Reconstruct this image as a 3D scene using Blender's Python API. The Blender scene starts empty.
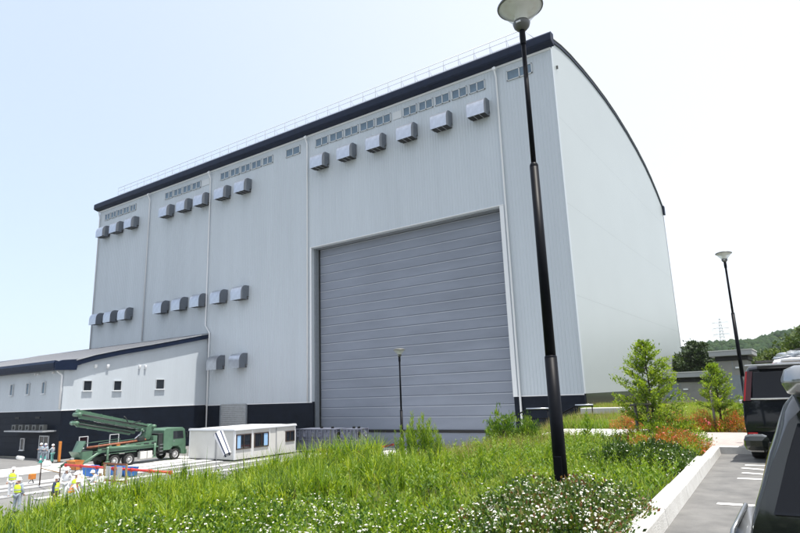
import bpy, bmesh, math, random
import numpy as np
from mathutils import Vector, Matrix
random.seed(7); rng = np.random.default_rng(11)
sc = bpy.context.scene
col = sc.collection
PI = math.pi; R = math.radians

# ------------------------------------------------------------ camera, sky, sun, exposure
EYE = (0.0, 0.0, 5.3)
yaw, pitch, roll = R(34.0977), R(12.2345), R(-2.0145)
fwd = Vector((-math.sin(yaw)*math.cos(pitch), math.cos(yaw)*math.cos(pitch), math.sin(pitch)))
r0 = Vector((math.cos(yaw), math.sin(yaw), 0)); u0 = r0.cross(fwd)
rt = r0*math.cos(roll) + u0*math.sin(roll); up = -r0*math.sin(roll) + u0*math.cos(roll)
cd = bpy.data.cameras.new('camera'); cam = bpy.data.objects.new('camera', cd); col.objects.link(cam)
M4 = Matrix((rt, up, -fwd)).transposed().to_4x4(); M4.translation = Vector(EYE)
cam.matrix_world = M4
cd.sensor_width = 36; cd.lens = 36*589.92/800; cd.clip_start = 0.05; cd.clip_end = 5000
sc.camera = cam

SUN_EL, SUN_AZ = 75, 87          # azimuth measured from +Y towards +X
world = bpy.data.worlds.new("World"); sc.world = world; world.use_nodes = True
wn = world.node_tree; bg = wn.nodes['Background']
sky = wn.nodes.new('ShaderNodeTexSky'); sky.sky_type = 'NISHITA'; sky.sun_disc = False
sky.sun_elevation = R(SUN_EL); sky.sun_rotation = R(SUN_AZ)
sky.air_density = 1.0; sky.dust_density = 2.0; sky.ozone_density = 1.0
veil = wn.nodes.new('ShaderNodeMix'); veil.data_type = 'RGBA'; veil.inputs[0].default_value = .72      # even thin summer haze over the whole sky
# the haze is whiter towards the sun and bluer away from it
wtc = wn.nodes.new('ShaderNodeTexCoord'); dt = wn.nodes.new('ShaderNodeVectorMath'); dt.operation = 'DOT_PRODUCT'
dt.inputs[1].default_value = (math.sin(R(SUN_AZ)), math.cos(R(SUN_AZ)), 0); wn.links.new(wtc.outputs['Generated'], dt.inputs[0])
mrg = wn.nodes.new('ShaderNodeMapRange'); mrg.interpolation_type = 'SMOOTHSTEP'; mrg.inputs[1].default_value = -1.0; mrg.inputs[2].default_value = 0.05; wn.links.new(dt.outputs['Value'], mrg.inputs[0])
hc = wn.nodes.new('ShaderNodeMix'); hc.data_type = 'RGBA'; hc.inputs[6].default_value = (2.55, 2.95, 3.6, 1); hc.inputs[7].default_value = (3.95, 3.98, 4.05, 1)
wn.links.new(mrg.outputs[0], hc.inputs[0]); wn.links.new(hc.outputs[2], veil.inputs[7])
wn.links.new(sky.outputs[0], veil.inputs[6])
wn.links.new(veil.outputs[2], bg.inputs[0]); bg.inputs[1].default_value = 0.15
sl = bpy.data.lights.new('sun', 'SUN'); sl.energy = 3.5; sl.angle = R(0.5); sl.color = (1, .95, .88)
so = bpy.data.objects.new('sun', sl); col.objects.link(so)
sd = Vector((math.sin(R(SUN_AZ))*math.cos(R(SUN_EL)), math.cos(R(SUN_AZ))*math.cos(R(SUN_EL)), math.sin(R(SUN_EL))))
so.rotation_euler = sd.to_track_quat('Z', 'Y').to_euler(); so.location = (60, 20, 90)
sc.view_settings.view_transform = 'Standard'; sc.view_settings.look = 'None'
sc.view_settings.exposure = 1.0; sc.view_settings.gamma = 1
sc.view_settings.use_curve_mapping = False

# ------------------------------------------------------------ materials
MATS = {}
def mat(name, base, rough=.6, metal=0, noise=0, nscale=4, bump=0, bscale=40, coat=0, trans=0, stretch=(1,1,1), tint=None, ior=1.5, spec=.5, alpha=1, emit=None, base2=None):
    m = bpy.data.materials.new(name); m.use_nodes = True
    nt = m.node_tree; n = nt.nodes; l = nt.links; p = n['Principled BSDF']
    p.inputs['Roughness'].default_value = rough; p.inputs['Metallic'].default_value = metal
    p.inputs['Coat Weight'].default_value = coat; p.inputs['Coat Roughness'].default_value = .05
    p.inputs['IOR'].default_value = ior; p.inputs['Specular IOR Level'].default_value = spec
    p.inputs['Base Color'].default_value = (*base, 1)
    if trans: p.inputs['Transmission Weight'].default_value = trans
    if alpha < 1: p.inputs['Alpha'].default_value = alpha
    tc = n.new('ShaderNodeTexCoord'); mp = n.new('ShaderNodeMapping'); mp.inputs['Scale'].default_value = stretch
    l.new(tc.outputs['Object'], mp.inputs[0])
    src = None
    if tint:      # per-leaf tint stored on the mesh, between two real leaf colours
        at = n.new('ShaderNodeAttribute'); at.attribute_name = 'tint'
        rmp = n.new('ShaderNodeValToRGB'); e = rmp.color_ramp.elements
        e[0].color = (*tint[0], 1); e[1].color = (*tint[-1], 1)
        for i, c in enumerate(tint[1:-1]):
            q = e.new((i+1)/(len(tint)-1)); q.color = (*c, 1)
        l.new(at.outputs['Fac'], rmp.inputs[0]); src = rmp.outputs[0]
        l.new(src, p.inputs['Base Color'])
    if noise:
        tx = n.new('ShaderNodeTexNoise'); tx.inputs['Scale'].default_value = nscale; tx.inputs['Detail'].default_value = 6
        tx.inputs['Roughness'].default_value = .62
        l.new(mp.outputs[0], tx.inputs[0])
        mx = n.new('ShaderNodeMix'); mx.data_type = 'RGBA'
        mr = n.new('ShaderNodeMapRange'); mr.inputs[1].default_value = .3; mr.inputs[2].default_value = .7
        l.new(tx.outputs[0], mr.inputs[0]); l.new(mr.outputs[0], mx.inputs[0])
        b2 = base2 if base2 else tuple(c*(1-noise) for c in base)
        mx.inputs[6].default_value = (*b2, 1); mx.inputs[7].default_value = (*(base if base2 else tuple(min(1, c*(1+noise)) for c in base)), 1)
        l.new(mx.outputs[2], p.inputs['Base Color'])
    if bump:
        tb = n.new('ShaderNodeTexNoise'); tb.inputs['Scale'].default_value = bscale; tb.inputs['Detail'].default_value = 5
        l.new(mp.outputs[0], tb.inputs[0]); bn = n.new('ShaderNodeBump'); bn.inputs['Strength'].default_value = bump; bn.inputs['Distance'].default_value = .02
        l.new(tb.outputs[0], bn.inputs['Height']); l.new(bn.outputs[0], p.inputs['Normal'])
    if emit: 
        p.inputs['Emission Color'].default_value = (*emit, 1); p.inputs['Emission Strength'].default_value = 1
    MATS[name] = m; return m
def leafmat(name, tints, rough=.45, tl=.35):
    m = mat(name, tints[0], rough=rough, tint=tints)
    nt = m.node_tree; n = nt.nodes; l = nt.links; p = n['Principled BSDF']
    t = n.new('ShaderNodeBsdfTranslucent'); mx = n.new('ShaderNodeMixShader'); mx.inputs[0].default_value = tl
    c = p.inputs['Base Color'].links[0].from_socket
    g = n.new('ShaderNodeMix'); g.data_type = 'RGBA'; g.blend_type = 'MULTIPLY'; g.inputs[0].default_value = 1; g.inputs[7].default_value = (1.5, 1.5, .6, 1)
    l.new(c, g.inputs[6]); l.new(g.outputs[2], t.inputs[0])
    l.new(p.outputs[0], mx.inputs[1]); l.new(t.outputs[0], mx.inputs[2])
    l.new(mx.outputs[0], n['Material Output'].inputs[0]); return m
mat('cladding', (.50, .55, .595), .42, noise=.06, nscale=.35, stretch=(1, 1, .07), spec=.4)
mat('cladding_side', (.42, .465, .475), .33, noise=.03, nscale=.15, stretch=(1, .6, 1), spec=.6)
mat('trim_white', (.72, .74, .76), .45)
mat('navy', (.005, .012, .034), .5, noise=.25, nscale=1.5, spec=.2)
mat('dark_panel', (.006, .010, .019), .6, noise=.25, nscale=.8, spec=.15)
mat('dark_side', (.012, .016, .014), .12, noise=.1, nscale=.5, spec=.8)
mat('door_grey', (.205, .232, .285), .5, noise=.12, nscale=.5, stretch=(.25, 1, 1))
mat('door_seam', (.42, .45, .51), .5)  # paler than the door: light caught on the proud seams, put into colour
mat('jamb', (.20, .225, .25), .55, noise=.1)
mat('galv', (.50, .53, .58), .3, metal=.8, noise=.12, nscale=3)
mat('galv_dull', (.40, .42, .44), .5, metal=.35, noise=.12, nscale=3)
mat('galv_side_shaded', (.15, .17, .20), .45, metal=.3, noise=.1)  # darker copy of galv: shade on the hood side plates put into colour
mat('black', (.006, .006, .007), .6)
mat('glass_high', (.13, .19, .25), .25, noise=.3, nscale=.7, spec=.3)
mat('glass_dark', (.012, .016, .022), .05, noise=.3, nscale=2, spec=.8)
mat('frame_pale', (.55, .58, .6), .45)
mat('roof_metal', (.045, .055, .075), .6, metal=0, noise=.15, nscale=.6)
mat('roof_rib', (.11, .12, .14), .45, metal=.2)
mat('lamp_post', (.005, .006, .009), .45, noise=.2, nscale=8, spec=.1)
mat('lamp_grey', (.10, .105, .10), .4)
mat('lamp_dish', (.80, .80, .72), .4)
mat('lamp_led', (.5, .42, .2), .35)
def glassy():
    m = bpy.data.materials.new('clear_glass'); m.use_nodes = True; n = m.node_tree.nodes; l = m.node_tree.links
    p = n['Principled BSDF']; t = n.new('ShaderNodeBsdfTransparent'); x = n.new('ShaderNodeMixShader'); x.inputs[0].default_value = .45
    t.inputs[0].default_value = (.93, .95, .95, 1)
    p.inputs['Base Color'].default_value = (.85, .87, .87, 1); p.inputs['Roughness'].default_value = .25
    l.new(t.outputs[0], x.inputs[1]); l.new(p.outputs[0], x.inputs[2]); l.new(x.outputs[0], n['Material Output'].inputs[0]); MATS['clear_glass'] = m
glassy()
mat('asphalt', (.185, .183, .175), .85, noise=1, nscale=2.6, base2=(.105, .105, .103), bump=.5, bscale=120)
mat('yard', (.20, .20, .195), .85, noise=1, nscale=.35, base2=(.15, .15, .15), bump=.3, bscale=30)
mat('pale_slab', (.62, .62, .60), .7, noise=.1, nscale=.8, bump=.2, bscale=20)
mat('sheet_white', (.54, .55, .56), .6, noise=.06, nscale=1)
mat('kerb', (.60, .60, .58), .75, noise=1, nscale=7, base2=(.48, .475, .45), bump=.4, bscale=60)
mat('line_paint', (.74, .74, .72), .6, noise=.15, nscale=12)
mat('soil', (.055, .055, .022), .95, noise=1, nscale=1.5, base2=(.03, .035, .012), bump=.5, bscale=15)
mat('far_green', (.06, .085, .03), .95, noise=1, nscale=.08, base2=(.03, .05, .018))
mat('concrete', (.26, .255, .24), .8, noise=1, nscale=.9, base2=(.20, .195, .185), bump=.2, bscale=25)
mat('concrete_pale', (.5, .5, .48), .75, noise=.12, nscale=1)
mat('roof_edge', (.30, .31, .32), .55)
mat('truck_green', (.085, .17, .112), .42, noise=.13, nscale=2.5, coat=.1)
mat('truck_dark', (.02, .025, .025), .6)
mat('tyre', (.012, .012, .013), .8)
mat('rim', (.5, .5, .5), .45, metal=.4)
mat('rust', (.24, .085, .045), .7, noise=.3, nscale=5)
mat('red', (.55, .03, .03), .5, noise=.2, nscale=5)
mat('orange', (.55, .19, .03), .55, noise=.15)
mat('blue', (.03, .16, .5), .5, noise=.2)
mat('teal', (.02, .26, .22), .5)
mat('office_white', (.60, .60, .575), .5, noise=.06, nscale=.8)
mat('curtain', (.30, .50, .75), .7)
mat('brown', (.05, .032, .025), .6)
mat('wood', (.30, .20, .11), .75, noise=.3, nscale=4, stretch=(1, 1, 6))
mat('stake', (.13, .12, .115), .85, noise=.3, nscale=10)
mat('bark', (.07, .055, .045), .9, noise=.4, nscale=10)
mat('form_steel', (.15, .165, .215), .5, noise=.25, nscale=2, metal=.2)
mat('car_black', (.004, .006, .011), .2, coat=.7, spec=.2)
mat('car_glass', (.004, .006, .010), .06, spec=.3)
mat('car_silver', (.42, .44, .46), .25, metal=.6, coat=.8)
mat('car_white', (.72, .73, .74), .25, coat=.8)
mat('car_graphite', (.014, .018, .015), .15, metal=.3, coat=1)
mat('spoiler_silver', (.30, .32, .33), .2, metal=.8, coat=1)
mat('bumper_black', (.004, .005, .006), .7, spec=.05)
mat('chrome', (.75, .75, .77), .12, metal=1)
mat('tail_red', (.40, .008, .012), .25, coat=.2, spec=.3)
mat('tail_dark', (.06, .006, .010), .2, coat=.3, spec=.3)
mat('lens_clear', (.16, .17, .18), .12, coat=1)
mat('foil', (.62, .64, .66), .28, metal=.6, bump=.8, bscale=9)
#
mat('skin', (.55, .33, .24), .55)
mat('cloth_white', (.74, .76, .78), .8, noise=.08, nscale=6, bump=.4, bscale=14)
mat('cloth_grey', (.34, .40, .46), .8, noise=.12, nscale=6, bump=.4, bscale=14)
mat('cloth_navy', (.03, .045, .09), .8, noise=.2, nscale=6)
mat('cloth_teal', (.12, .30, .28), .8, noise=.2, nscale=6)
mat('cloth_dark', (.06, .065, .06), .8)
mat('vest_yellow', (.62, .80, .04), .6)
mat('vest_orange', (.95, .30, .06), .6)
mat('helmet_white', (.82, .83, .85), .25, coat=.4)
mat('helmet_blue', (.10, .18, .55), .3)
mat('eye_dark', (.02, .015, .012), .4)
mat('pylon_steel', (.66, .68, .7), .5)
mat('wire', (.72, .75, .78), .6)
leafmat('grass_lush', [(.022, .07, .006), (.14, .24, .012), (.38, .45, .03)], .62, .42)
leafmat('grass_dry', [(.17, .20, .035), (.27, .24, .07), (.38, .28, .15)], .6, .35)
leafmat('weed_leaf', [(.024, .078, .010), (.095, .185, .014), (.26, .35, .03)], .6, .38)
leafmat('shrub_leaf', [(.022, .055, .012), (.05, .10, .018), (.10, .16, .03)], .38, .28)
leafmat('abelia_leaf', [(.02, .05, .012), (.05, .11, .018), (.12, .19, .03), (.17, .07, .035)], .4, .25)
leafmat('azalea_leaf', [(.09, .15, .018), (.22, .22, .03), (.50, .17, .04), (.56, .09, .06)], .5, .3)
leafmat('young_leaf', [(.06, .12, .012), (.16, .25, .02), (.31, .40, .04)], .45, .4)
leafmat('far_leaf', [(.014, .032, .012), (.03, .058, .016), (.06, .095, .024)], .6, .2)
leafmat('far_leaf_light', [(.035, .065, .015), (.065, .11, .02), (.11, .15, .03)], .6, .25)
leafmat('petal', [(.80, .80, .77), (.86, .86, .85)], .7, .08)
leafmat('petal_pink', [(.65, .16, .18), (.75, .28, .32)], .6, .3)
def forest():
    m = mat('forest', (.012, .030, .014), .95, noise=1, nscale=.12, base2=(.035, .06, .02), spec=.1)
forest()
def paver_mat():
    m = mat('paver', (.42, .36, .34), .8); nt = m.node_tree; n = nt.nodes; l = nt.links
    b = n.new('ShaderNodeTexBrick'); tc = n.new('ShaderNodeTexCoord'); l.new(tc.outputs['Object'], b.inputs[0])
    b.inputs['Color1'].default_value = (.46, .40, .37, 1); b.inputs['Color2'].default_value = (.36, .31, .30, 1); b.inputs['Mortar'].default_value = (.24, .22, .21, 1)
    b.inputs['Scale'].default_value = 4; b.inputs['Mortar Size'].default_value = .02
    l.new(b.outputs[0], n['Principled BSDF'].inputs['Base Color'])
paver_mat()

# ------------------------------------------------------------ helpers
def tag(o, label=None, cat=None, group=None, kind=None):
    if label: o['label'] = label
    if cat: o['category'] = cat
    if group: o['group'] = group
    if kind: o['kind'] = kind
    return o
def link(o, parent=None):
    col.objects.link(o)
    if parent is not None: o.parent = parent
    return o
def thing(name, label, cat, loc=(0, 0, 0), rz=0, group=None):
    o = bpy.data.objects.new(name, None); o.empty_display_size = .3
    o.location = loc; o.rotation_euler = (0, 0, rz); link(o); return tag(o, label, cat, group)
def copy_tree(o, parent=None):
    c = o.copy(); col.objects.link(c); c.parent = parent
    for ch in o.children: copy_tree(ch, c)
    return c
class MB:
    def __init__(s): s.v = []; s.f = []; s.sm = []
    def add(s, vs, fs, smooth=False):
        b = len(s.v); s.v += [tuple(p) for p in vs]; s.f += [tuple(i+b for i in f) for f in fs]; s.sm += [smooth]*len(fs); return s
    def box(s, x0, x1, y0, y1, z0, z1, bev=0):
        if bev <= 0:
            vs = [(x0,y0,z0),(x1,y0,z0),(x1,y1,z0),(x0,y1,z0),(x0,y0,z1),(x1,y0,z1),(x1,y1,z1),(x0,y1,z1)]
            return s.add(vs, [(0,3,2,1),(4,5,6,7),(0,1,5,4),(1,2,6,5),(2,3,7,6),(3,0,4,7)])
        bm = bmesh.new(); bmesh.ops.create_cube(bm, size=1)
        for v in bm.verts: v.co = Vector(((x0+x1)/2+v.co.x*(x1-x0), (y0+y1)/2+v.co.y*(y1-y0), (z0+z1)/2+v.co.z*(z1-z0)))
        bmesh.ops.bevel(bm, geom=bm.edges[:], offset=bev, segments=2, profile=.5, clamp_overlap=True, affect='EDGES')
        bm.verts.index_update(); r = s.add([v.co[:] for v in bm.verts], [[v.index for v in f.verts] for f in bm.faces]); bm.free(); return r
    def tube(s, pts, rad, n=8, cap=True, smooth=True):
        pts = [Vector(p) for p in pts]; m = len(pts)
        if not hasattr(rad, '__len__'): rad = [rad]*m
        vs = []; prev = None
        for i, p in enumerate(pts):
            d = (pts[min(i+1, m-1)] - pts[max(i-1, 0)]).normalized()
            if prev is None:
                a = Vector((0, 0, 1)) if abs(d.z) < .9 else Vector((1, 0, 0)); x = d.cross(a).normalized()
            else: x = (prev - d*prev.dot(d)).normalized()
            prev = x; y = d.cross(x)
            for k in range(n):
                t = 2*PI*k/n; vs.append(p + (x*math.cos(t) + y*math.sin(t))*rad[i])
        fs = [(i*n+k, i*n+(k+1) % n, (i+1)*n+(k+1) % n, (i+1)*n+k) for i in range(m-1) for k in range(n)]
        if cap: fs += [tuple(range(n-1, -1, -1)), tuple((m-1)*n+k for k in range(n))]
        return s.add(vs, fs, smooth)
    def lathe(s, prof, n=24, c=(0, 0, 0), smooth=True, axis='z'):
        vs = []
        for r, z in prof:
            for k in range(n):
                t = 2*PI*k/n; a, b = r*math.cos(t), r*math.sin(t)
                vs.append((c[0]+a, c[1]+b, c[2]+z) if axis == 'z' else ((c[0]+z, c[1]+a, c[2]+b) if axis == 'x' else (c[0]+a, c[1]+z, c[2]+b)))
        m = len(prof)
        fs = [(i*n+k, i*n+(k+1) % n, (i+1)*n+(k+1) % n, (i+1)*n+k) for i in range(m-1) for k in range(n)]
        return s.add(vs, fs, smooth)
    def prism(s, poly, a0, a1, axis='x'):      # poly in the other two coordinates
        n = len(poly)
        def P(u, w, a): return (a, u, w) if axis == 'x' else ((u, a, w) if axis == 'y' else (u, w, a))
        vs = [P(u, w, a0) for u, w in poly] + [P(u, w, a1) for u, w in poly]
        return s.add(vs, [tuple(range(n)), tuple(range(2*n-1, n-1, -1))] + [(i, n+i, n+(i+1) % n, (i+1) % n) for i in range(n)])
    def build(s, name, m, parent=None, recalc=True):
        me = bpy.data.meshes.new(name); me.from_pydata(s.v, [], s.f); me.materials.append(MATS[m])
        for p, q in zip(me.polygons, s.sm): p.use_smooth = q
        if recalc:
            bm = bmesh.new(); bm.from_mesh(me); bmesh.ops.recalc_face_normals(bm, faces=bm.faces[:]); bm.to_mesh(me); bm.free()
        return link(bpy.data.objects.new(name, me), parent)
def dup(o, loc=None, parent=None, rot=None, scale=None):
    c = o.copy(); col.objects.link(c)
    if parent is not None: c.parent = parent
    if loc is not None: c.location = loc
    if rot is not None: c.rotation_euler = rot
    if scale is not None: c.scale = scale
    return c
def npmesh(name, V, F, m, parent=None, tint=None, smooth=False):
    """V (n,3), F list of (k,4) or (k,3) arrays"""
    me = bpy.data.meshes.new(name); me.vertices.add(len(V)); me.vertices.foreach_set('co', V.astype(np.float32).ravel())
    loops = np.concatenate([f.ravel() for f in F]); tot = np.concatenate([np.full(len(f), f.shape[1]) for f in F])
    st = np.concatenate([[0], np.cumsum(tot)[:-1]])
    me.loops.add(len(loops)); me.loops.foreach_set('vertex_index', loops.astype(np.int32))
    me.polygons.add(len(tot)); me.polygons.foreach_set('loop_start', st.astype(np.int32)); me.polygons.foreach_set('loop_total', tot.astype(np.int32))
    if smooth: me.polygons.foreach_set('use_smooth', np.ones(len(tot), bool))
    me.update(calc_edges=True)
    if tint is not None:
        a = me.attributes.new('tint', 'FLOAT', 'POINT'); a.data.foreach_set('value', tint.astype(np.float32))
    me.materials.append(MATS[m]); me.validate()
    return link(bpy.data.objects.new(name, me), parent)
# leaf template: folded pointed oval, axis +y, unit length
LEAF_V = np.array([(0, 0, 0), (.5, .3, .10), (.38, .72, .08), (0, 1, -.06), (-.38, .72, .08), (-.5, .3, .10), (0, .5, 0)])
LEAF_F = np.array([(0, 1, 6), (1, 2, 6), (2, 3, 6), (3, 4, 6), (4, 5, 6), (5, 0, 6)])
DIA_V = np.array([(0, 0, 0), (.5, .45, .06), (0, 1, 0), (-.5, .45, .06)]); DIA_F = np.array([(0, 1, 2), (0, 2, 3)])
def norm(a): return a/np.maximum(np.linalg.norm(a, axis=-1, keepdims=True), 1e-9)
def leaves(P, D, L, W, nrm=None, tmpl=0, tint=None):
    """P roots, D directions, L lengths, W widths -> V, F, T"""
    n = len(P); tv, tf = ((LEAF_V, LEAF_F) if tmpl == 0 else (DIA_V, DIA_F))
    D = norm(D); N = nrm if nrm is not None else norm(rng.normal(size=(n, 3)) + np.array([0, 0, 1.3]))
    X = norm(np.cross(D, N)); Z = np.cross(X, D)
    V = P[:, None] + tv[None, :, 0, None]*X[:, None]*W[:, None, None] + tv[None, :, 1, None]*D[:, None]*L[:, None, None] + tv[None, :, 2, None]*Z[:, None]*W[:, None, None]
    F = (tf[None] + (np.arange(n)*len(tv))[:, None, None]).reshape(-1, 3)
    t = rng.random(n) if tint is None else tint
    return V.reshape(-1, 3), F, np.repeat(t, len(tv))
def blades(P, H, W, lean, az, tint=None, seg=4):
    """grass blades, arching"""
    n = len(P); ts = np.linspace(0, 1, seg+1)
    out = np.stack([np.cos(az), np.sin(az), np.zeros(n)], 1); side = np.stack([-np.sin(az), np.cos(az), np.zeros(n)], 1)
    vs = []
    for i, t in enumerate(ts):
        c = P + out*(lean*H*t**2)[:, None] + np.array([0, 0, 1.])*(H*(t - .45*np.minimum(lean, 1.4)*t**3))[:, None]
        w = W*(1-t**1.6)*(.6+.4*min(1, t*4))
        if i == seg: vs.append(c)
        else: vs += [c - side*w[:, None]/2, c + side*w[:, None]/2]
    k = 2*seg+1; V = np.stack(vs, 1).reshape(-1, 3); b = np.arange(n)*k
    Q = np.concatenate([np.stack([b+2*i, b+2*i+1, b+2*i+3, b+2*i+2], 1) for i in range(seg-1)])
    T3 = np.stack([b+2*seg-2, b+2*seg-1, b+2*seg], 1)
    t = rng.random(n) if tint is None else tint
    return V, Q, T3, np.repeat(t, k)
def cat_leaves(parts):
    Vs, Fs, Ts = [], [], []; o = 0
    for V, F, T in parts: Vs.append(V); Fs.append(F+o); Ts.append(T); o += len(V)
    return np.concatenate(Vs), np.concatenate(Fs), np.concatenate(Ts)

# ------------------------------------------------------------ the land
def sstep(t): t = np.clip(t, 0, 1); return t*t*(3-2*t)
def crest_x(y): return np.interp(y, [-10, 8, 11, 14, 20, 24, 34, 40, 60], [-8.3, -8.3, -7.5, -6.9, -7.0, -8.4, -9.9, -12.4, -13.6])
def kerb_x(y): return -1.5 - .045*(np.asarray(y)-7)
def land(x, y):
    x = np.asarray(x, float); y = np.asarray(y, float)
    t = (crest_x(y) - x)/6.5
    h = 3.86*(1-sstep(t))
    b = .07*np.sin(x*1.3+y*.7)*np.cos(y*.9-x*.4)*np.clip((-x-3)/2, 0, 1)*np.clip((16-y)/3, 0, 1)
    return np.where(t < 1, h + b*(1-np.clip(t, 0, 1)), 0)
def grid(name, xs, ys, fn, m, kind='structure', parent=None, smooth=True):
    X, Y = np.meshgrid(xs, ys); Z = fn(X, Y); V = np.stack([X, Y, Z], -1).reshape(-1, 3)
    nx, ny = len(xs), len(ys); i = (np.arange(ny-1)[:, None]*nx + np.arange(nx-1)[None]).ravel()
    o = npmesh(name, V, [np.stack([i, i+1, i+nx+1, i+nx], 1)], m, parent, None, smooth); o['kind'] = kind; return o
ys_ = np.arange(-8, 110, .5)
def bed():   # lawn bed whose right edge follows the kerb
    us = np.concatenate([np.linspace(0, 1, 50)])
    V = []
    for y in ys_:
        x1 = kerb_x(y) - .2 if y < 15.3 else (-1.9)
        x0 = -22.0
        xs = x0 + (x1-x0)*us; z = land(xs, np.full_like(xs, y)) - .004
        V.append(np.stack([xs, np.full_like(xs, y), z], 1))
    V = np.concatenate(V); nx = len(us); ny = len(ys_)
    i = (np.arange(ny-1)[:, None]*nx + np.arange(nx-1)[None]).ravel()
    o = npmesh('lawn_ground', V, [np.stack([i, i+1, i+nx+1, i+nx], 1)], 'soil', None, None, True); o['kind'] = 'structure'
bed()
MB().box(-1500, 1500, -600, 2500, -1.3, -.03).build('ground', 'far_green')['kind'] = 'structure'
MB().box(-260, -13, -60, 49.9, -.6, -.008).build('yard_ground', 'yard')['kind'] = 'structure'
m = MB(); m.add([(-1.95, -40, 3.8), (90, -40, 3.8), (90, 42, 3.8), (-1.2, 42, 3.8), (-1.2, 15.1, 3.8), (-2.2, 15.1, 3.8)], [(0, 1, 2, 3, 4, 5)])
m.build('car_park_asphalt', 'asphalt')['kind'] = 'structure'
m = MB(); m.add([(-5.2, 17.3, 3.875), (-1.26, 17.3, 3.875), (-1.26, 20.3, 3.875), (-5.2, 20.3, 3.875)], [(0, 1, 2, 3)]); m.build('paved_path', 'paver')['kind'] = 'structure'
m = MB(); m.box(-7.4, -4.62, 17.9, 20.9, 3.5, 3.93); m.build('pale_path', 'concrete_pale')['kind'] = 'structure'
# plateau behind the car park and right of the hall, low hills beyond
def plateau(x, y):
    z = 3.72 + 0*x
    return z
grid('plateau_ground', np.linspace(-1.95, 320, 30), np.linspace(16.3, 330, 30), lambda x, y: 3.76+0*x, 'far_green')
grid('plateau_ground_behind_hall', np.linspace(-22, -1.9, 4), np.linspace(109, 330, 10), lambda x, y: 3.8+0*x, 'far_green')
def hill(x, y):
    ridge = np.interp(x, [-700, -300, -160, -82, -46, -25, -3, 30, 80, 160, 300, 600], [6, 14, 25, 32, 35, 38, 43, 49, 48, 36, 40, 18])
    k = np.exp(-((y-585)/135)**2)
    return 2.8 + (ridge-3)*k + 2.2*np.sin(x*.045+1)*np.cos(y*.03)*k + 1.2*np.sin(x*.11+y*.05)*k
grid('wooded_hill_ground', np.linspace(-700, 620, 110), np.linspace(330, 900, 60), hill, 'far_green')

# ------------------------------------------------------------ yard surface marks
for i, (x0, x1, y0, y1) in enumerate([(-60.5, -53.8, 14, 30.5), (-47.6, -46.2, 15, 42), (-44.9, -44.2, 14, 36.2), (-41.9, -41.2, 14, 40), (-38.8, -38.2, 18, 49)]):
    m = MB(); z = .012+.004*i; m.box(x0, x1, y0, y1, z-.01, z+.05 if i else z+.004)
    o = m.build('pale_concrete_strip', 'sheet_white' if i else 'pale_slab'); o['kind'] = 'structure'
m = MB(); m.box(-53.8, -48.5, 26, 38.5, 0, .03); m.build('pale_concrete_strip', 'pale_slab')['kind'] = 'structure'
m = MB(); m.box(-40, -17, 42, 50.9, 0, .04); m.build('door_apron', 'pale_slab')['kind'] = 'structure'

# ------------------------------------------------------------ the big hall
hall = thing('industrial_hall', 'huge pale grey metal hall with a tall grey shutter door and curved roof', 'building', (-54.8, 74.5, 0))
HX, HY = -54.8, 74.5
def hp(mb, name, m, parent=None, **k):      # built in world coordinates, hung on the hall
    o = mb.build(name, m, parent or hall, **k)
    if parent is None: o.location = (-HX, -HY, 0)
    return o
XL, XR, YF, YB = -93.9, -15.8, 50.0, 99.0
arch = [(49.35, 38.10), (50.4, 38.25), (53, 38.85), (56, 39.3), (60, 39.65), (64, 39.85), (69, 39.9), (73.5, 39.72), (79, 39.2), (84, 38.45), (88.5, 37.5), (92, 36.45), (95.5, 35.1), (99.0, 33.45)]
def arch_z(y): return float(np.interp(y, [a for a, b in arch], [b for a, b in arch]))
DX0, DX1, DZ = -46.3, -22.12, 22.45      # door opening
BZ = 4.85                                 # top of the dark base band
m = MB(); m.box(XL, DX0, YF, YF+.4, BZ, 36.9); m.box(DX1, XR, YF, YF+.4, BZ, 36.9); m.box(DX0, DX1, YF, YF+.4, DZ, 36.9)
hp(m, 'front_wall', 'cladding')
m = MB(); m.box(XL, DX0, YF+.03, YF+.4, -.2, BZ-.003); m.box(DX1, XR-.03, YF+.03, YF+.4, -.2, BZ-.003); hp(m, 'base_band', 'dark_panel')
# wide dark base panels in horizontal courses (recessed joints between)
m = MB()
for z in np.arange(.2, 4.3, .65): 
    m.box(XL, DX0-.02, YF-.02, YF+.03, z, z+.63); m.box(DX1+.02, XR-.02, YF-.02, YF+.03, z, z+.63)
o = hp(m, 'base_panel', 'dark_panel'); o['kind'] = 'stuff'
m = MB(); x = XL+.12
while x < XR-.05:
    z0 = BZ+.02
    if DX0-.3 < x < DX1+.3: z0 = DZ+.16
    m.prism([(x-.045, YF), (x-.025, YF-.022), (x+.025, YF-.022), (x+.045, YF)], z0, 36.88, 'z'); x += .32
o = hp(m, 'cladding_rib', 'cladding'); o['kind'] = 'stuff'
m = MB(); m.box(XL, DX0-.2, YF-.05, YF-.03, BZ-.10, BZ-.0); hp(m, 'flashing', 'trim_white'); m = MB(); m.box(DX1+.42, XR, YF-.05, YF-.03, BZ-.10, BZ-.0); hp(m, 'flashing', 'trim_white')
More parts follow.
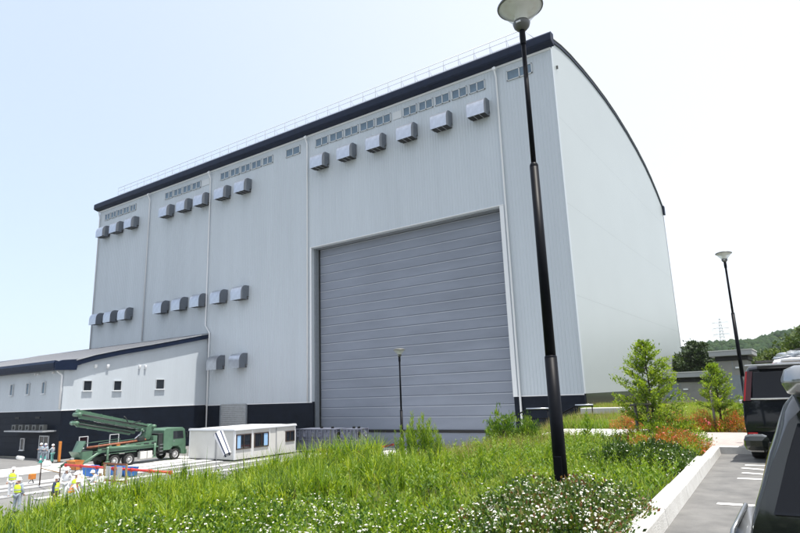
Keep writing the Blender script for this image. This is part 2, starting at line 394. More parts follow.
# side wall with arch top, made in four tiers of cladding with fine joints
def side_tier(z0, z1):
    mb = MB(); n = 46; ys = np.linspace(YF+.4, YB, n); vs = []
    for y in ys:
        t = arch_z(y)-.25; vs += [(XR, y, min(z0, t)), (XR, y, min(z1, t))]
    vs2 = [(a-.35, b, c) for a, b, c in vs]
    mb.add(vs, [(2*i, 2*i+2, 2*i+3, 2*i+1) for i in range(n-1)]); mb.add(vs2, [(2*i, 2*i+1, 2*i+3, 2*i+2) for i in range(n-1)])
    return mb
tiers = [4.85, 13.2, 21.6, 30.0, 41]
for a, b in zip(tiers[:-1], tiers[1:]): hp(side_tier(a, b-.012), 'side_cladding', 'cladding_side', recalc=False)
m = MB(); m.prism([(YF+.4, 3), (YB-.1, 3)] + [(y, z-.6) for y, z in reversed(arch[1:-1])], XR-.4, XR-.06, 'x'); hp(m, 'side_backing', 'jamb')
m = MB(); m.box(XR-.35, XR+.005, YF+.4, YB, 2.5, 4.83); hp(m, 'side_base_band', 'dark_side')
m = MB(); m.box(XR-.03, XR+.02, YF-.03, YF+.4, BZ, 36.9); hp(m, 'corner_flashing', 'cladding')
m = MB(); m.box(XL-.02, XL+.35, YF+.4, YB, 0, 33.4); m.box(XL, XR, YB-.3, YB+.02, 0, 33.3); hp(m, 'rear_wall', 'cladding')
# roof skin
m = MB(); n = len(arch); vs = []
for y, z in arch: vs += [(XL-.35, y, z), (XR+.12, y, z)]
m.add(vs, [(2*i, 2*i+2, 2*i+3, 2*i+1) for i in range(n-1)]); m.add([(a, b, c-.22) for a, b, c in vs], [(2*i, 2*i+1, 2*i+3, 2*i+2) for i in range(n-1)]); hp(m, 'roof', 'roof_metal', recalc=False)
# gable trim along the arch: pale flashing over a thin dark line
for (dz0, dz1, x1, mt, nm) in ((-.23, .05, .16, 'trim_white', 'verge_flashing'), (-.62, -.24, .10, 'navy', 'verge_board')):
    m = MB(); vs = []
    A = arch[1:]
    for y, z in A: vs += [(XR, y, z+dz0), (XR+x1, y, z+dz0), (XR+x1, y, z+dz1), (XR, y, z+dz1)]
    q = len(A); m.add(vs, [(4*i+k, 4*i+(k+1) % 4, 4*i+4+(k+1) % 4, 4*i+4+k) for i in range(q-1) for k in range(4)] + [(0, 1, 2, 3), (4*q-4, 4*q-3, 4*q-2, 4*q-1)])
    hp(m, nm, mt)
m = MB(); m.box(XR, XR+.28, YB-.5, YB+.35, 31.9, 33.3); hp(m, 'eaves_end', 'navy')
# front eaves: deep navy fascia with folded underside
m = MB(); prof = [(49.98, 36.88), (49.25, 37.08), (49.15, 37.2), (49.15, 37.88), (49.3, 38.06), (49.98, 38.12)]
m.prism(prof, XL-.55, XR+.38, 'x'); hp(m, 'eaves_fascia', 'navy')
m = MB(); m.box(XL-.2, XR, 49.90, 49.985, 36.66, 36.87); hp(m, 'soffit_trim', 'trim_white')
# door
m = MB(); m.box(DX0, DX0+.18, YF+.4, YF+1.15, 0, DZ); m.box(DX1-.06, DX1, YF+.4, YF+1.15, 0, DZ); m.box(DX0+.18, DX1-.06, YF+.4, YF+1.15, DZ-.06, DZ); hp(m, 'door_recess', 'jamb')
m = MB(); m.box(DX0+.19, DX0+.3, YF+1.0, YF+1.12, 0, DZ-.07); hp(m, 'door_guide_rail', 'truck_dark')
door = MB(); door.box(DX0+.20, DX1-.07, YF+1.2, YF+1.3, 0, DZ-.08); door = hp(door, 'shutter_door', 'door_grey')
pz = 1.72; proto = None; k = 0
zs = [0.32] + [1.75] + [3.09+1.02*i for i in range(0, 19)] + [DZ-.1]
for a, b in zip(zs[:-1], zs[1:]):
    if b-a < .2: continue
    m = MB(); m.prism([(YF+1.198, a+.03), (YF+1.15, a+.07), (YF+1.15, b-.06), (YF+1.198, b-.02)], DX0+.31, DX1-.075, 'x'); m.build('door_panel', 'door_grey', door)
    m = MB(); m.box(DX0+.31, DX1-.075, YF+1.12, YF+1.17, b-.085, b-.03); m.build('door_seam', 'door_seam' if a > 1 else 'door_grey', door)
m = MB(); m.box(DX0+.3, DX1-.08, YF+1.05, YF+1.15, 1.55, 1.82); m.build('bottom_rail', 'black', door)
# pale trim round the opening
m = MB(); m.box(DX1, DX1+.42, YF-.12, YF, BZ-.1, DZ+.05); hp(m, 'door_trim', 'trim_white')
m = MB(); m.box(DX0-.2, DX0, YF-.12, YF, BZ-.1, DZ+.05); hp(m, 'door_trim', 'trim_white')
m = MB(); m.box(DX0-.2, DX1+.42, YF-.14, YF, DZ+.06, DZ+.14); hp(m, 'door_lintel', 'trim_white')
m = MB(); m.box(DX0-.02, DX0+.16, YF-.06, YF+.1, 0, BZ-.11); hp(m, 'corner_post', 'dark_panel')
# downpipes
def pipe(pts, r=.095):
    m = MB(); m.tube(pts, r, 10); return hp(m, 'downpipe', 'trim_white')
for x in (-21.45, -46.85): pipe([(x, YF-.45, 36.7), (x, YF-.45, 36.3), (x, YF-.17, 35.7), (x, YF-.17, 4.85), (x, YF-.17, .1)] if x > -30 else [(x, YF-.45, 36.7), (x, YF-.45, 36.3), (x, YF-.17, 35.7), (x, YF-.17, BZ)])
pipe([(-65.15, YF-.45, 36.7), (-65.15, YF-.45, 36.2), (-65.15, YF-.17, 35.7), (-65.15, YF-.17, 15.1), (-64.3, YF-.17, 14.1), (-64.3, YF-.17, .2)])
pipe([(-79.5, YF-.45, 36.7), (-79.5, YF-.45, 36.2), (-79.5, YF-.17, 35.7), (-79.5, YF-.17, 14.2)])
pipe([(-93.6, YF-.45, 36.7), (-93.6, YF-.17, 35.7), (-93.6, YF-.17, 13.8)])
for x in (-21.45, -46.85, -65.15, -79.5):
    m = MB(); m.box(x-.17, x+.17, YF-.62, YF-.3, 36.35, 36.6); hp(m, 'rain_head', 'trim_white')
# hoods
hood0 = None
def make_hood():
    prof = [(0, .85), (-.45, .85), (-.62, .83), (-.84, .73), (-1.02, .55), (-1.13, .32), (-1.17, .05), (-1.17, -.72)]
    m = MB(); w = .85
    vs = [(x, y, z) for y, z in prof for x in (-w, w)]
    m.add(vs, [(2*i, 2*i+1, 2*i+3, 2*i+2) for i in range(len(prof)-1)], True)
    m.add([(x, y*.975, z-.02) for x, y, z in vs], [(2*i, 2*i+2, 2*i+3, 2*i+1) for i in range(len(prof)-1)], True)
    o = m.build('exhaust_hood', 'galv', hall, recalc=False)
    for sx in (-1, 1):
        s = MB(); poly = prof + [(-.28, -.72), (-.28, -.35), (0, -.35)]
        s.prism([(y*.995, z*.995) for y, z in poly], sx*(w-.03), sx*(w+.012), 'x'); s.build('side_plate', 'galv_side_shaded', o)
    g = MB(); g.box(-w+.04, w-.04, -1.13, -.02, -.68, -.62); g.build('hood_mouth_shade', 'black', o)  # black sheet painted as the shade inside the open hood bottom
    for x in (-.28, .28): b = MB(); b.box(x-.025, x+.025, -1.12, -.05, -.71, -.685); b.build('louvre_bar', 'galv_dull', o)
    b = MB(); b.box(-w, w, -1.172, -1.12, -.76, -.70); b.build('lip', 'galv', o)
    return o
hood0 = make_hood(); first = True
for z, xs in ((32.65, (-91.3, -87.4, -83.3, -74.35, -70.2, -66.3, -61.9, -57.85, -44.4, -40.25, -36.05, -31.9, -27.65, -23.4)), (18.45, (-91.3, -87.3, -83.4, -74.45, -70.25, -66.2, -62.0, -57.95)), (10.0, (-62.2, -58.0))):
    for x in xs:
        h = hood0 if first else copy_tree(hood0, hall); first = False
        h.location = (x-HX, YF-.03-HY, z); h.scale = (1.13, 1.13, 1.13)
# high windows
wf0 = None
def high_window(xc, w, z):
    fr = MB(); H = 1.05
    for a, b, c, d in ((-w/2, w/2, H/2-.07, H/2), (-w/2, w/2, -H/2, -H/2+.07), (-w/2, -w/2+.08, -H/2, H/2), (w/2-.08, w/2, -H/2, H/2), (-.05, .05, -H/2, H/2)): fr.box(a, b, -.10, 0, c, d)
    o = fr.build('window', 'frame_pale', hall)
    for s in (-1, 1):
        p = MB(); p.box(s*w/4-w/4+.08, s*w/4+w/4-.08, -.045, -.005, -H/2+.07, H/2-.07); p.build('pane', 'glass_high', o)
    o.location = (xc-HX, YF-.03-HY, z); return o
def win_row(x0, x1, n, z=35.45):
    w = (x1-x0)/n
    for i in range(n): high_window(x0+w*(i+.5), w-.28, z)
win_row(-92.3, -83.2, 5); win_row(-75.9, -67.3, 4); win_row(-63.3, -52.8, 5); win_row(-50.7, -48.0, 1); win_row(-45.7, -34.2, 5); win_row(-32.8, -22.6, 5); win_row(-20.5, -17.6, 1)
for a, b in ((-34.05, -32.9), (-67.2, -65.5)): m = MB(); m.box(a, b, YF-.06, YF-.03, 35.0, 35.9); hp(m, 'blank_panel', 'frame_pale')
# grey roller shutter in the base band
m = MB(); m.box(-61.8, -56.85, YF-.06, YF-.02, 0, 4.78); sh = hp(m, 'roller_shutter', 'galv_dull')
for z in np.arange(.1, 4.7, .24):
    m = MB(); m.prism([(YF-.061, z), (YF-.10, z+.06), (YF-.10, z+.17), (YF-.061, z+.23)], -61.6, -57.05, 'x'); m.build('slat', 'galv_dull', sh)
for x in (-61.8, -57.05): m = MB(); m.box(x, x+.2, YF-.14, YF-.05, 0, 4.8); m.build('guide', 'jamb', sh)
# roof guard rail
rail = MB()
RY = 49.62; zr = 38.2
rail.tube([(-88.2, RY, zr+1.35), (-18.2, RY, zr+1.35)], .034, 6); hp(rail, 'top_rail', 'trim_white')
m = MB(); m.tube([(-88.2, RY, zr+.8), (-18.2, RY, zr+.8)], .024, 6); hp(m, 'middle_rail', 'trim_white')
m = MB(); m.tube([(-88.2, RY, zr+.15), (-18.2, RY, zr+.15)], .022, 6); hp(m, 'lower_rail', 'trim_white')
m = MB(); m.tube([(0, 0, 0), (0, 0, 1.35)], .03, 6); m.tube([(0, 0, 1.05), (0, .7, .35)], .018, 5); m.box(-.12, .12, -.12, .12, -.05, .02)
p0 = m.build('rail_post', 'trim_white', hall); N = 40
for i in range(N):
    q = p0 if i == 0 else dup(p0); q.location = (-88.2+70*i/(N-1)-HX, RY-HY, zr)
m = MB(); m.tube([(-18.2, RY, zr+1.35), (-17.2, RY, zr+.05)], .025, 6); hp(m, 'rail_brace', 'galv_dull')
m = MB(); m.box(XR-.02, XR+.16, 51.15, 51.3, 35.2, 35.5); hp(m, 'wall_lamp', 'lamp_grey')

# ------------------------------------------------------------ the annex
AX, AY = -64.76, 32.0
annex = thing('annex_building', 'low annex with pale walls over a dark base at the left of the hall', 'building', (-80, 40, 0))
def ap(mb, name, m, parent=None, **k):
    o = mb.build(name, m, parent or annex, **k)
    if parent is None: o.location = (80, -40, 0)
    return o
rake = [(31.0, 9.35), (32.9, 10.05), (35, 10.7), (38, 11.4), (41.5, 12.1), (45, 12.85), (50, 13.95)]
def rk(y): return float(np.interp(y, [a for a, b in rake], [b for a, b in rake]))
XA0 = -125
m = MB(); m.box(XA0, AX, AY, AY+.3, 4.9, 9.15); ap(m, 'front_wall', 'cladding')
poly = [(AY+.3, 4.9), (49.97, 4.9)] + [(y, z-.5) for y, z in reversed(rake[1:-1])]; poly = [(AY+.3, 4.9), (49.97, 4.9), (49.97, rk(49.97)-.55)] + [(y, z-.55) for y, z in reversed(rake[2:-1])] + [(AY+.3, 9.15)]
m = MB(); m.prism(poly, AX-.3, AX, 'x'); ap(m, 'side_wall', 'cladding')
m = MB(); x = XA0
while x < AX: m.prism([(x-.03, AY), (x-.02, AY-.01), (x+.02, AY-.01), (x+.03, AY)], 4.95, 9.15, 'z'); x += .32
y = AY+.4
while y < 49.9:
    z = rk(y)-.56; m.add([(AX, y-.03, 4.95), (AX+.009, y, 4.95), (AX, y+.03, 4.95), (AX, y-.03, z), (AX+.009, y, z), (AX, y+.03, z)], [(0, 1, 4, 3), (1, 2, 5, 4)]); y += .32
ap(m, 'cladding_rib', 'cladding', recalc=False)['kind'] = 'stuff'
m = MB(); m.box(XA0, AX-.02, AY+.02, AY+.3, -.2, 4.897); m.box(AX-.3, AX-.02, AY+.3, 49.97, -.2, 4.897); ap(m, 'base_band', 'dark_panel')
m = MB()
for z in np.arange(.15, 4.6, .68): m.box(XA0, AX, AY-.02, AY+.02, z, z+.66); m.box(AX-.02, AX+.015, AY+.02, 49.9, z, z+.66)
ap(m, 'base_panel', 'dark_panel')['kind'] = 'stuff'
m = MB(); m.box(XA0, AX+.05, AY-.05, AY, 4.86, 4.94); m.box(AX, AX+.05, AY, 49.95, 4.86, 4.94); ap(m, 'flashing', 'trim_white')
# roof sheet, ribs, eaves, rake board
m = MB(); vs = []
for y, z in rake: vs += [(XA0, y, z), (AX+.42, y, z)]
n = len(rake); m.add(vs, [(2*i, 2*i+1, 2*i+3, 2*i+2) for i in range(n-1)]); m.add([(a, b, c-.15) for a, b, c in vs], [(2*i, 2*i+2, 2*i+3, 2*i+1) for i in range(n-1)]); ap(m, 'roof', 'roof_metal', recalc=False)
rib = MB(); rib.tube([(0, y-.18 if y < 31.5 else y, z+.05) for y, z in rake], .085, 6, smooth=False); r0_ = rib.build('roof_rib', 'roof_rib', annex)
for i in range(110):
    q = r0_ if i == 0 else dup(r0_); q.location = (AX+.3-i*.42+80, -40, .0)
m = MB(); m.prism([(31.0, 9.3), (30.75, 9.35), (30.7, 9.75), (30.85, 10.02), (31.2, 9.95)], XA0, AX+.2, 'x'); m.prism([(31.2, 9.05), (30.8, 9.1), (30.75, 9.34), (32, 9.34), (32, 9.1)], XA0, AX+.2, 'x'); ap(m, 'gutter', 'navy')
m = MB(); m.prism([(30.8, 9.0), (33.0, 9.05), (33.2, 10.2), (31.5, 10.05), (30.8, 9.75)], AX+.02, AX+.45, 'x'); ap(m, 'eaves_end_box', 'navy')
m = MB(); vs = []
A = [(y, z) for y, z in rake if y > 32.5]; A[-1] = (49.85, 13.92)
for y, z in A: vs += [(AX+.02, y, z-.57), (AX+.42, y, z-.57), (AX+.42, y, z-.02), (AX+.02, y, z-.02)]
q = len(A); m.add(vs, [(4*i+k, 4*i+(k+1) % 4, 4*i+4+(k+1) % 4, 4*i+4+k) for i in range(q-1) for k in range(4)] + [(0, 1, 2, 3), (4*q-4, 4*q-3, 4*q-2, 4*q-1)]); ap(m, 'rake_board', 'navy')
m = MB(); vs = []
for y, z in A: vs += [(AX+.38, y, z-.018), (AX+.47, y, z-.018), (AX+.47, y, z+.07), (AX+.38, y, z+.07)]
m.add(vs, [(4*i+k, 4*i+(k+1) % 4, 4*i+4+(k+1) % 4, 4*i+4+k) for i in range(q-1) for k in range(4)]); ap(m, 'roof_edge_trim', 'galv_dull')
m = MB(); m.tube([(-65.2, 31.5, 9.05), (-65.2, 31.5, 8.9), (-64.9, 31.86, 8.5), (-64.9, 31.86, 5.0)], .11, 8); ap(m, 'downpipe', 'trim_white')
def window(parent, c, w, h, axis, glass='glass_dark', fm='frame_pale', dep=.12, sill=True, nm='window'):
    fr = MB(); t = .055
    def B(mb, a, b, c0, d, p0, p1):
        if axis == 'y': mb.box(a, b, -p1, -p0, c0, d)
        else: mb.box(p0, p1, a, b, c0, d)
    for a, b, z0, z1 in ((-w/2-t, w/2+t, h/2, h/2+t), (-w/2-t, w/2+t, -h/2-t, -h/2), (-w/2-t, -w/2, -h/2, h/2), (w/2, w/2+t, -h/2, h/2)): B(fr, a, b, z0, z1, .0, dep)
    o = fr.build(nm, fm, parent)
    g = MB(); B(g, -w/2, w/2, -h/2, h/2, .005, .04); g.build('pane', glass, o)
    if sill: s = MB(); B(s, -w/2-.14, w/2+.14, -h/2-t-.06, -h/2-t-.003, 0, dep+.06); s.build('sill', 'trim_white', o)
    o.location = (c[0]+80, c[1]-40, c[2]); return o
for y, z, w, h in ((34.5, 7.4, .85, 1.0), (37.9, 7.38, .85, 1.0), (43.25, 7.5, 1.05, 1.08)): window(annex, (AX+.01, y, z), w, h, 'x')
for y, w, h in ((34.5, .85, 1.1), (37.9, .95, 1.1)): window(annex, (AX+.02, y, 1.5), w, h, 'x', fm='trim_white')
for x in (-68.8, -72.4, -76.3, -80.3): window(annex, (x, AY-.02, 7.35), .55, 1.15, 'y', glass='glass_high')
window(annex, (-72.4, AY-.03, 1.4), .75, 1.15, 'y', fm='trim_white')
for y in (35.2, 36.6, 40.45, 41.2):
    m = MB(); s = .2 if y < 38 else .15; s *= .75; m.box(AX, AX+.24, y-s, y+s, 9.42, 9.72, .03); m.box(AX, AX+.2, y-s*.8, y+s*.8, 9.28, 9.415); ap(m, 'vent_cap', 'trim_white')
for x in (-66.9, -70.2, -70.8):
    m = MB(); m.box(x-.12, x+.12, AY-.22, AY, 8.75, 8.95); ap(m, 'soffit_light', 'trim_white')
for x in (-74.3, -69.6): 
    m = MB(); m.box(x-.5, x+.5, AY-.06, AY-.02, 4.1, 4.3); ap(m, 'grille', 'black')
m = MB(); m.box(-74.0, -65.4, 30.6, AY-.02, 2.78, 2.92); ap(m, 'entrance_canopy', 'galv_dull')
for x in (-73, -71.4, -69.9, -68.4, -66.8):
    m = MB(); m.box(x-.45, x+.45, 31.1, 31.5, 2.925, 3.5, .02); o = ap(m, 'air_conditioner', 'lamp_grey')
    f = MB(); f.lathe([(.2, 0), (.2, -.02), (.03, -.03)], 14, (x, 31.095, 3.2), axis='y'); ap(f, 'fan_cover', 'black')
m = MB(); m.box(-68.6, -66.8, AY-.08, AY-.021, 0, 2.25); d = ap(m, 'entrance_door', 'glass_dark')
m = MB(); m.box(-68.7, -68.6, AY-.12, AY-.02, 0, 2.35); m.box(-66.8, -66.7, AY-.12, AY-.02, 0, 2.35); m.box(-68.6, -66.8, AY-.12, AY-.02, 2.251, 2.35); m.box(-67.74, -67.66, AY-.12, AY-.081, 0, 2.25); m.build('door_frame', 'frame_pale', d)

# ------------------------------------------------------------ kerb, car park marks
ke = thing('kerb_row', 'row of pale concrete kerb blocks between the flower bed and the car park', 'kerb', (-1.8, 8, 3.8))
def kb(y0, y1, w, h):
    m = MB(); x0, x1 = kerb_x(y0), kerb_x(y1); g = .009
    bm = bmesh.new(); P = [(x0-w, y0+g), (x0, y0+g), (x1, y1-g), (x1-w, y1-g)]
    vs = [bm.verts.new((x+1.8, y-8, -.15)) for x, y in P] + [bm.verts.new((x+1.8 - (.03 if i in (1, 2) else 0), y-8, h)) for i, (x, y) in enumerate(P)]
    for f in ((3, 2, 1, 0), (4, 5, 6, 7), (0, 1, 5, 4), (1, 2, 6, 5), (2, 3, 7, 6), (3, 0, 4, 7)): bm.faces.new([vs[i] for i in f])
    bmesh.ops.bevel(bm, geom=bm.edges[:], offset=.016, segments=2, profile=.5, clamp_overlap=True, affect='EDGES'); bm.verts.index_update()
    m.add([v.co[:] for v in bm.verts], [[v.index for v in f.verts] for f in bm.faces]); bm.free(); return m.build('kerb_block', 'kerb', ke)
y = -3.4
while y < 10.9: kb(y, y+1.78, .25+random.uniform(-.006, .006), .185+random.uniform(-.004, .004)); y += 1.78
y = 10.86+.0
y = 11.0
for i in range(3): kb(y, y+1.3, .2, .155+random.uniform(-.004, .004)); y += 1.3
KX = -1.27
m = MB(); m.box(kerb_x(15)-.2+1.8, KX+.2+1.8, 15-8, 15.2-8, -.15, .15, .012); m.build('kerb_block', 'kerb', ke)
for i in range(6):
    y = 15.21+i*.9; m = MB(); m.box(KX+1.8, KX+.2+1.8, y-8, y+.89-8, -.15, .15+random.uniform(-.003, .003), .012); m.build('kerb_block', 'kerb', ke)
m = MB(); m.add([(-2.2, 15.2, 3.91), (KX, 15.2, 3.91), (KX, 17.3, 3.905), (-3.6, 17.3, 3.905)], [(0, 1, 2, 3)]); m.build('paved_margin', 'paver')['kind'] = 'structure'
def bar(p, q, w, z=3.804):
    p = Vector((*p, 0)); q = Vector((*q, 0)); d = (q-p).normalized(); s = Vector((-d.y, d.x, 0))*w/2
    m = MB(); m.add([(*(a).xy, z) for a in (p-s, q-s, q+s, p+s)], [(0, 1, 2, 3)]); return m.build('parking_line', 'line_paint')
for p, q, w in (((-1.24, 8.86), (2.2, 8.86), .13), ((-1.23, 11.25), (2.2, 11.35), .12), ((-1.22, 11.95), (.4, 11.45), .12), ((-1.28, 12.6), (.3, 11.95), .12), ((-1.27, 13.05), (1.5, 13.15), .12), ((-1.2, 4.4), (2.2, 4.4), .13)):
    bar(p, q, w, 3.804+random.random()*.002)['kind'] = 'structure'

# ------------------------------------------------------------ lamps
def street_lamp(loc, top, step, low, r0, r1, rh, label, base_flange=True):
    t = thing('street_lamp', label, 'lamp post', loc)
    H = top
    mid_, rm = low, (r0*.84, r0*.745)
    m = MB(); m.tube([(0, 0, 0), (0, 0, mid_)], [r0*1.04, r0*.98], 20); m.build('lower_pole', 'lamp_post', t)
    m = MB(); m.lathe([(r0*.98, 0), (r0*.97, .015), (rm[0], .03)], 20, (0, 0, mid_)); m.build('collar', 'lamp_post', t)
    m = MB(); m.tube([(0, 0, mid_+.03), (0, 0, step)], list(rm), 20); m.build('middle_pole', 'lamp_post', t)
    m = MB(); m.lathe([(rm[1], 0), (rm[1]*.97, .03), (rm[1]*.8, .055), (r1, .065)], 20, (0, 0, step)); m.build('collar', 'lamp_post', t)
    m = MB(); m.tube([(0, 0, step+.06), (0, 0, H-.14)], [r1, r1*.92], 20); m.build('upper_pole', 'lamp_post', t)
    m = MB(); m.lathe([(r1*1.18, -.2), (r1*1.25, -.1), (r1*1.18, 0), (r1*1.0, .03)], 18, (0, 0, H-.02)); m.build('neck_ring', 'lamp_post', t)
    # head: grey cone below, glass funnel, wide dish with a ring of small lights on its underside
    k = rh/.30
    m = MB(); m.lathe([(.001, 0), (.055*k, .0), (.10*k, .05*k), (.115*k, .10*k), (.10*k, .125*k), (.001, .125*k)], 24, (0, 0, H)); c = m.build('head_cone', 'lamp_grey', t)
    m = MB(); m.box(-.03*k, .03*k, -.117*k, -.1*k, .065*k, .085*k); o = m.build('badge_plate', 'trim_white', t); o.location = (0, 0, H)
    m = MB(); m.lathe([(.105*k, .125*k), (.29*k, .34*k)], 32, (0, 0, H)); m.build('glass_funnel', 'clear_glass', t, recalc=False)
    m = MB(); m.lathe([(.10*k, .13*k), (.085*k, .20*k), (.07*k, .30*k), (.06*k, .345*k)], 20, (0, 0, H)); m.build('inner_reflector', 'lamp_dish', t)
    m = MB(); m.lathe([(.30*k, .335*k), (.305*k, .35*k), (.29*k, .375*k), (.18*k, .42*k), (.001, .435*k)], 32, (0, 0, H)); m.lathe([(.30*k, .335*k), (.275*k, .335*k), (.265*k, .345*k)], 32, (0, 0, H)); d = m.build('dish', 'lamp_grey', t)
    m = MB(); m.lathe([(.267*k, .346*k), (.001, .35*k)], 32, (0, 0, H)); m.build('diffuser', 'lamp_dish', t)
    led = MB(); led.lathe([(.026*k, 0), (.02*k, -.008*k), (.001, -.009*k)], 12); l0 = led.build('led', 'lamp_led', t)
    for i in range(12):
        q = l0 if i == 0 else dup(l0); a = 2*PI*i/12+.2; q.location = (.195*k*math.cos(a), .195*k*math.sin(a), H+.345*k)
    if base_flange:
        m = MB(); m.lathe([(r0*2.2, 0), (r0*2.2, .03), (r0*1.2, .05), (r0, .05)], 20); m.build('base_flange', 'lamp_post', t)
    m = MB(); m.box(-.05, .05, -r0-.008, -r0+.01, .35, .65, .008); m.build('access_cover', 'lamp_post', t)
    return t
street_lamp((-2.70, 7.33, 3.85), 6.50, 4.41, 1.84, .079, .035, .325, 'nearest and tallest black lamp post, its wide lamp head at the top edge')
street_lamp((-2.05, 24.6, 3.8), 5.9, 3.95, 1.7, .08, .04, .28, 'black lamp post on the right, between the black van and the taller concrete hut')
street_lamp((-15.75, 22.95, .3), 6.72, 4.26, 1.8, .085, .042, .28, 'black lamp post standing in front of the big grey shutter door')

# ------------------------------------------------------------ concrete huts on the right
def hut(x0, x1, y0, y1, z0, z1, label):
    t = thing('concrete_hut', label, 'hut', ((x0+x1)/2, (y0+y1)/2, z0)); ox, oy = (x0+x1)/2, (y0+y1)/2
    def b(nm, mt, *a, bev=0): m = MB(); m.box(a[0]-ox, a[1]-ox, a[2]-oy, a[3]-oy, a[4]-z0, a[5]-z0, bev); return m.build(nm, mt, t)
    b('wall', 'concrete', x0+.15, x1-.15, y0+.2, y1, z0-.5, z1-.62)
    b('under_roof_shade', 'black', x0+.05, x1-.05, y0+.1, y1, z1-.61, z1-.33)  # black block standing in for the shade under the roof slab
    b('roof_slab', 'roof_edge', x0-.25, x1+.25, y0-.3, y1+.2, z1-.32, z1, bev=.03)
    b('coping', 'concrete_pale', x0-.28, x1+.28, y0-.33, y1+.23, z1+.003, z1+.07)
    b('joint', 'jamb', (x0+x1)/2-.02, (x0+x1)/2+.02, y0+.188, y0+.198, z0, z1-.7)
    b('wall_light', 'trim_white', (x0+x1)/2+.15, (x0+x1)/2+.45, y0+.08, y0+.197, z1-1.15, z1-1.05)
    b('door', 'jamb', x0+.6, x0+1.5, y0+.17, y0+.196, z0, z0+2.0)
    return t
hut(-9.2, -5.95, 45, 49, 3.8, 6.08, 'lower concrete hut with a flat roof beside the end of the hall')
hut(-5.3, -3.25, 45.3, 49, 3.8, 7.38, 'taller concrete hut with a flat overhanging roof behind the right lamp post')
t = thing('covered_walkway', 'thin brown beam roof running right from the taller concrete hut', 'walkway roof', (4, 47, 3.8))
m = MB(); m.box(-7, 12, -1, 1, 2.72, 2.87); m.build('roof_beam', 'stake', t)
for x in (-5, 0, 5, 10): m = MB(); m.box(x-.08, x+.08, -.7, -.54, 0, 2.715); m.build('post', 'lamp_grey', t)

# ------------------------------------------------------------ steps with handrail near the hall corner, white cap wall
st = thing('stairway', 'concrete outdoor stairs with dark handrails going down by the hall corner', 'stairs', (-10.5, 30, 3.0))
for i in range(9):
    m = MB(); m.box(.95-.36*i-.4, .95-.36*i, -1.2, .9, -2.6, .72-.16*i); m.build('step', 'concrete_pale', st)
for i in range(3): m = MB(); m.box(-2.7-.0*i, -1.2, -1.5, .9, -.8-.01*i, -.62) if i == 0 else None
for yy in (-1.35, ):
    def tb(p, r=.035): m = MB(); m.tube(p, r, 8); m.build('handrail', 'lamp_post', st)
    tb([(-2.95, yy, .75), (-1.55, yy, 1.32), (-.4, yy, 1.36)]); tb([(-.35, yy, .86), (.95, yy, 1.47), (1.8, yy, 1.47)])
    tb([(-1.55, yy, .9), (-.4, yy, .92)], .02); tb([(.95, yy, 1.05), (1.8, yy, 1.05)], .02)
    for a, b, c in ((-1.55, -.4, 1.38), (.95, 1.8, 1.51)): m = MB(); m.tube([(a, yy, c), (b, yy, c)], .045, 8); m.build('rail_grip', 'galv', st)
    for x, z1 in ((-2.9, .75), (-1.55, 1.32), (-.45, 1.36), (-.3, .86), (.95, 1.47), (1.75, 1.47)):
        m = MB(); m.tube([(x, yy, -.6), (x, yy, z1)], .028, 8); m.build('rail_post', 'lamp_post', st)
t = thing('low_wall', 'low dark wall with a white concrete cap behind the young tree', 'wall', (-8.6, 30.4, 3.4))
m = MB(); m.box(-1.1, 1.0, -.15, .25, -.6, .62); m.build('wall', 'jamb', t); m = MB(); m.box(-1.2, 1.1, -.3, .4, .63, .92, .02); m.build('cap', 'concrete_pale', t)

# ------------------------------------------------------------ truck with folded concrete boom (local +y is forward)
tk = thing('concrete_pump_truck', 'green concrete pump truck with its long boom folded back over the deck', 'truck', (-52.0, 31.3, 0.03))
def lb(parent, nm, mt, x0, x1, y0, y1, z0, z1, bev=0): m = MB(); m.box(x0, x1, y0, y1, z0, z1, bev); return m.build(nm, mt, parent)
lb(tk, 'chassis', 'truck_dark', -.45, .45, -4.2, 5.6, .62, .9, .02)
# cab
m = MB(); cab = [(3.35, .95), (3.35, 2.75), (3.55, 2.92), (5.35, 2.92), (5.62, 2.72), (5.75, 1.75), (5.78, .95), (5.72, .48), (5.3, .48), (5.22, .95), (4.95, 1.22), (4.35, 1.22), (4.08, .95)]
m.prism([(y, z) for y, z in cab], -1.22, 1.22, 'x'); cb = m.build('cab', 'truck_green', tk)
bm = bmesh.new(); bm.from_mesh(cb.data); bmesh.ops.bevel(bm, geom=[e for e in bm.edges if e.calc_length() > .2], offset=.05, segments=2, profile=.5, clamp_overlap=True, affect='EDGES'); bm.to_mesh(cb.data); bm.free()
for s in (-1, 1):
    d = MB(); d.prism([(4.25, 1.3), (5.2, 1.3), (5.55, 1.55), (5.5, 2.0), (4.25, 2.0)], s*1.225, s*1.24, 'x'); d = d.build('door', 'truck_green', cb)
    w = MB(); w.prism([(4.32, 1.9), (5.45, 1.9), (5.36, 2.6), (4.32, 2.62)], s*1.242, s*1.252, 'x'); w.build('side_window', 'glass_dark', cb)
    lb(cb, 'door_handle', 'chrome', s*1.245-.01, s*1.245+.01, 4.35, 4.5, 1.7, 1.74)
    m = MB(); m.tube([(s*1.25, 5.5, 2.5), (s*1.42, 5.75, 2.45), (s*1.42, 5.75, 1.9)], .018, 6); m.box(s*1.42-.08, s*1.42+.08, 5.72, 5.78, 2.0, 2.4); m.build('mirror', 'truck_dark', cb)
    lb(cb, 'fender', 'truck_dark', s*1.0-.22, s*1.0+.23, 4.05, 4.28, .62, 1.0, .02)
w = MB(); w.prism([(5.785, 1.85), (5.645, 2.68), (5.66, 2.68), (5.80, 1.85)], -1.08, 1.08, 'x'); w.build('windscreen', 'glass_dark', cb)
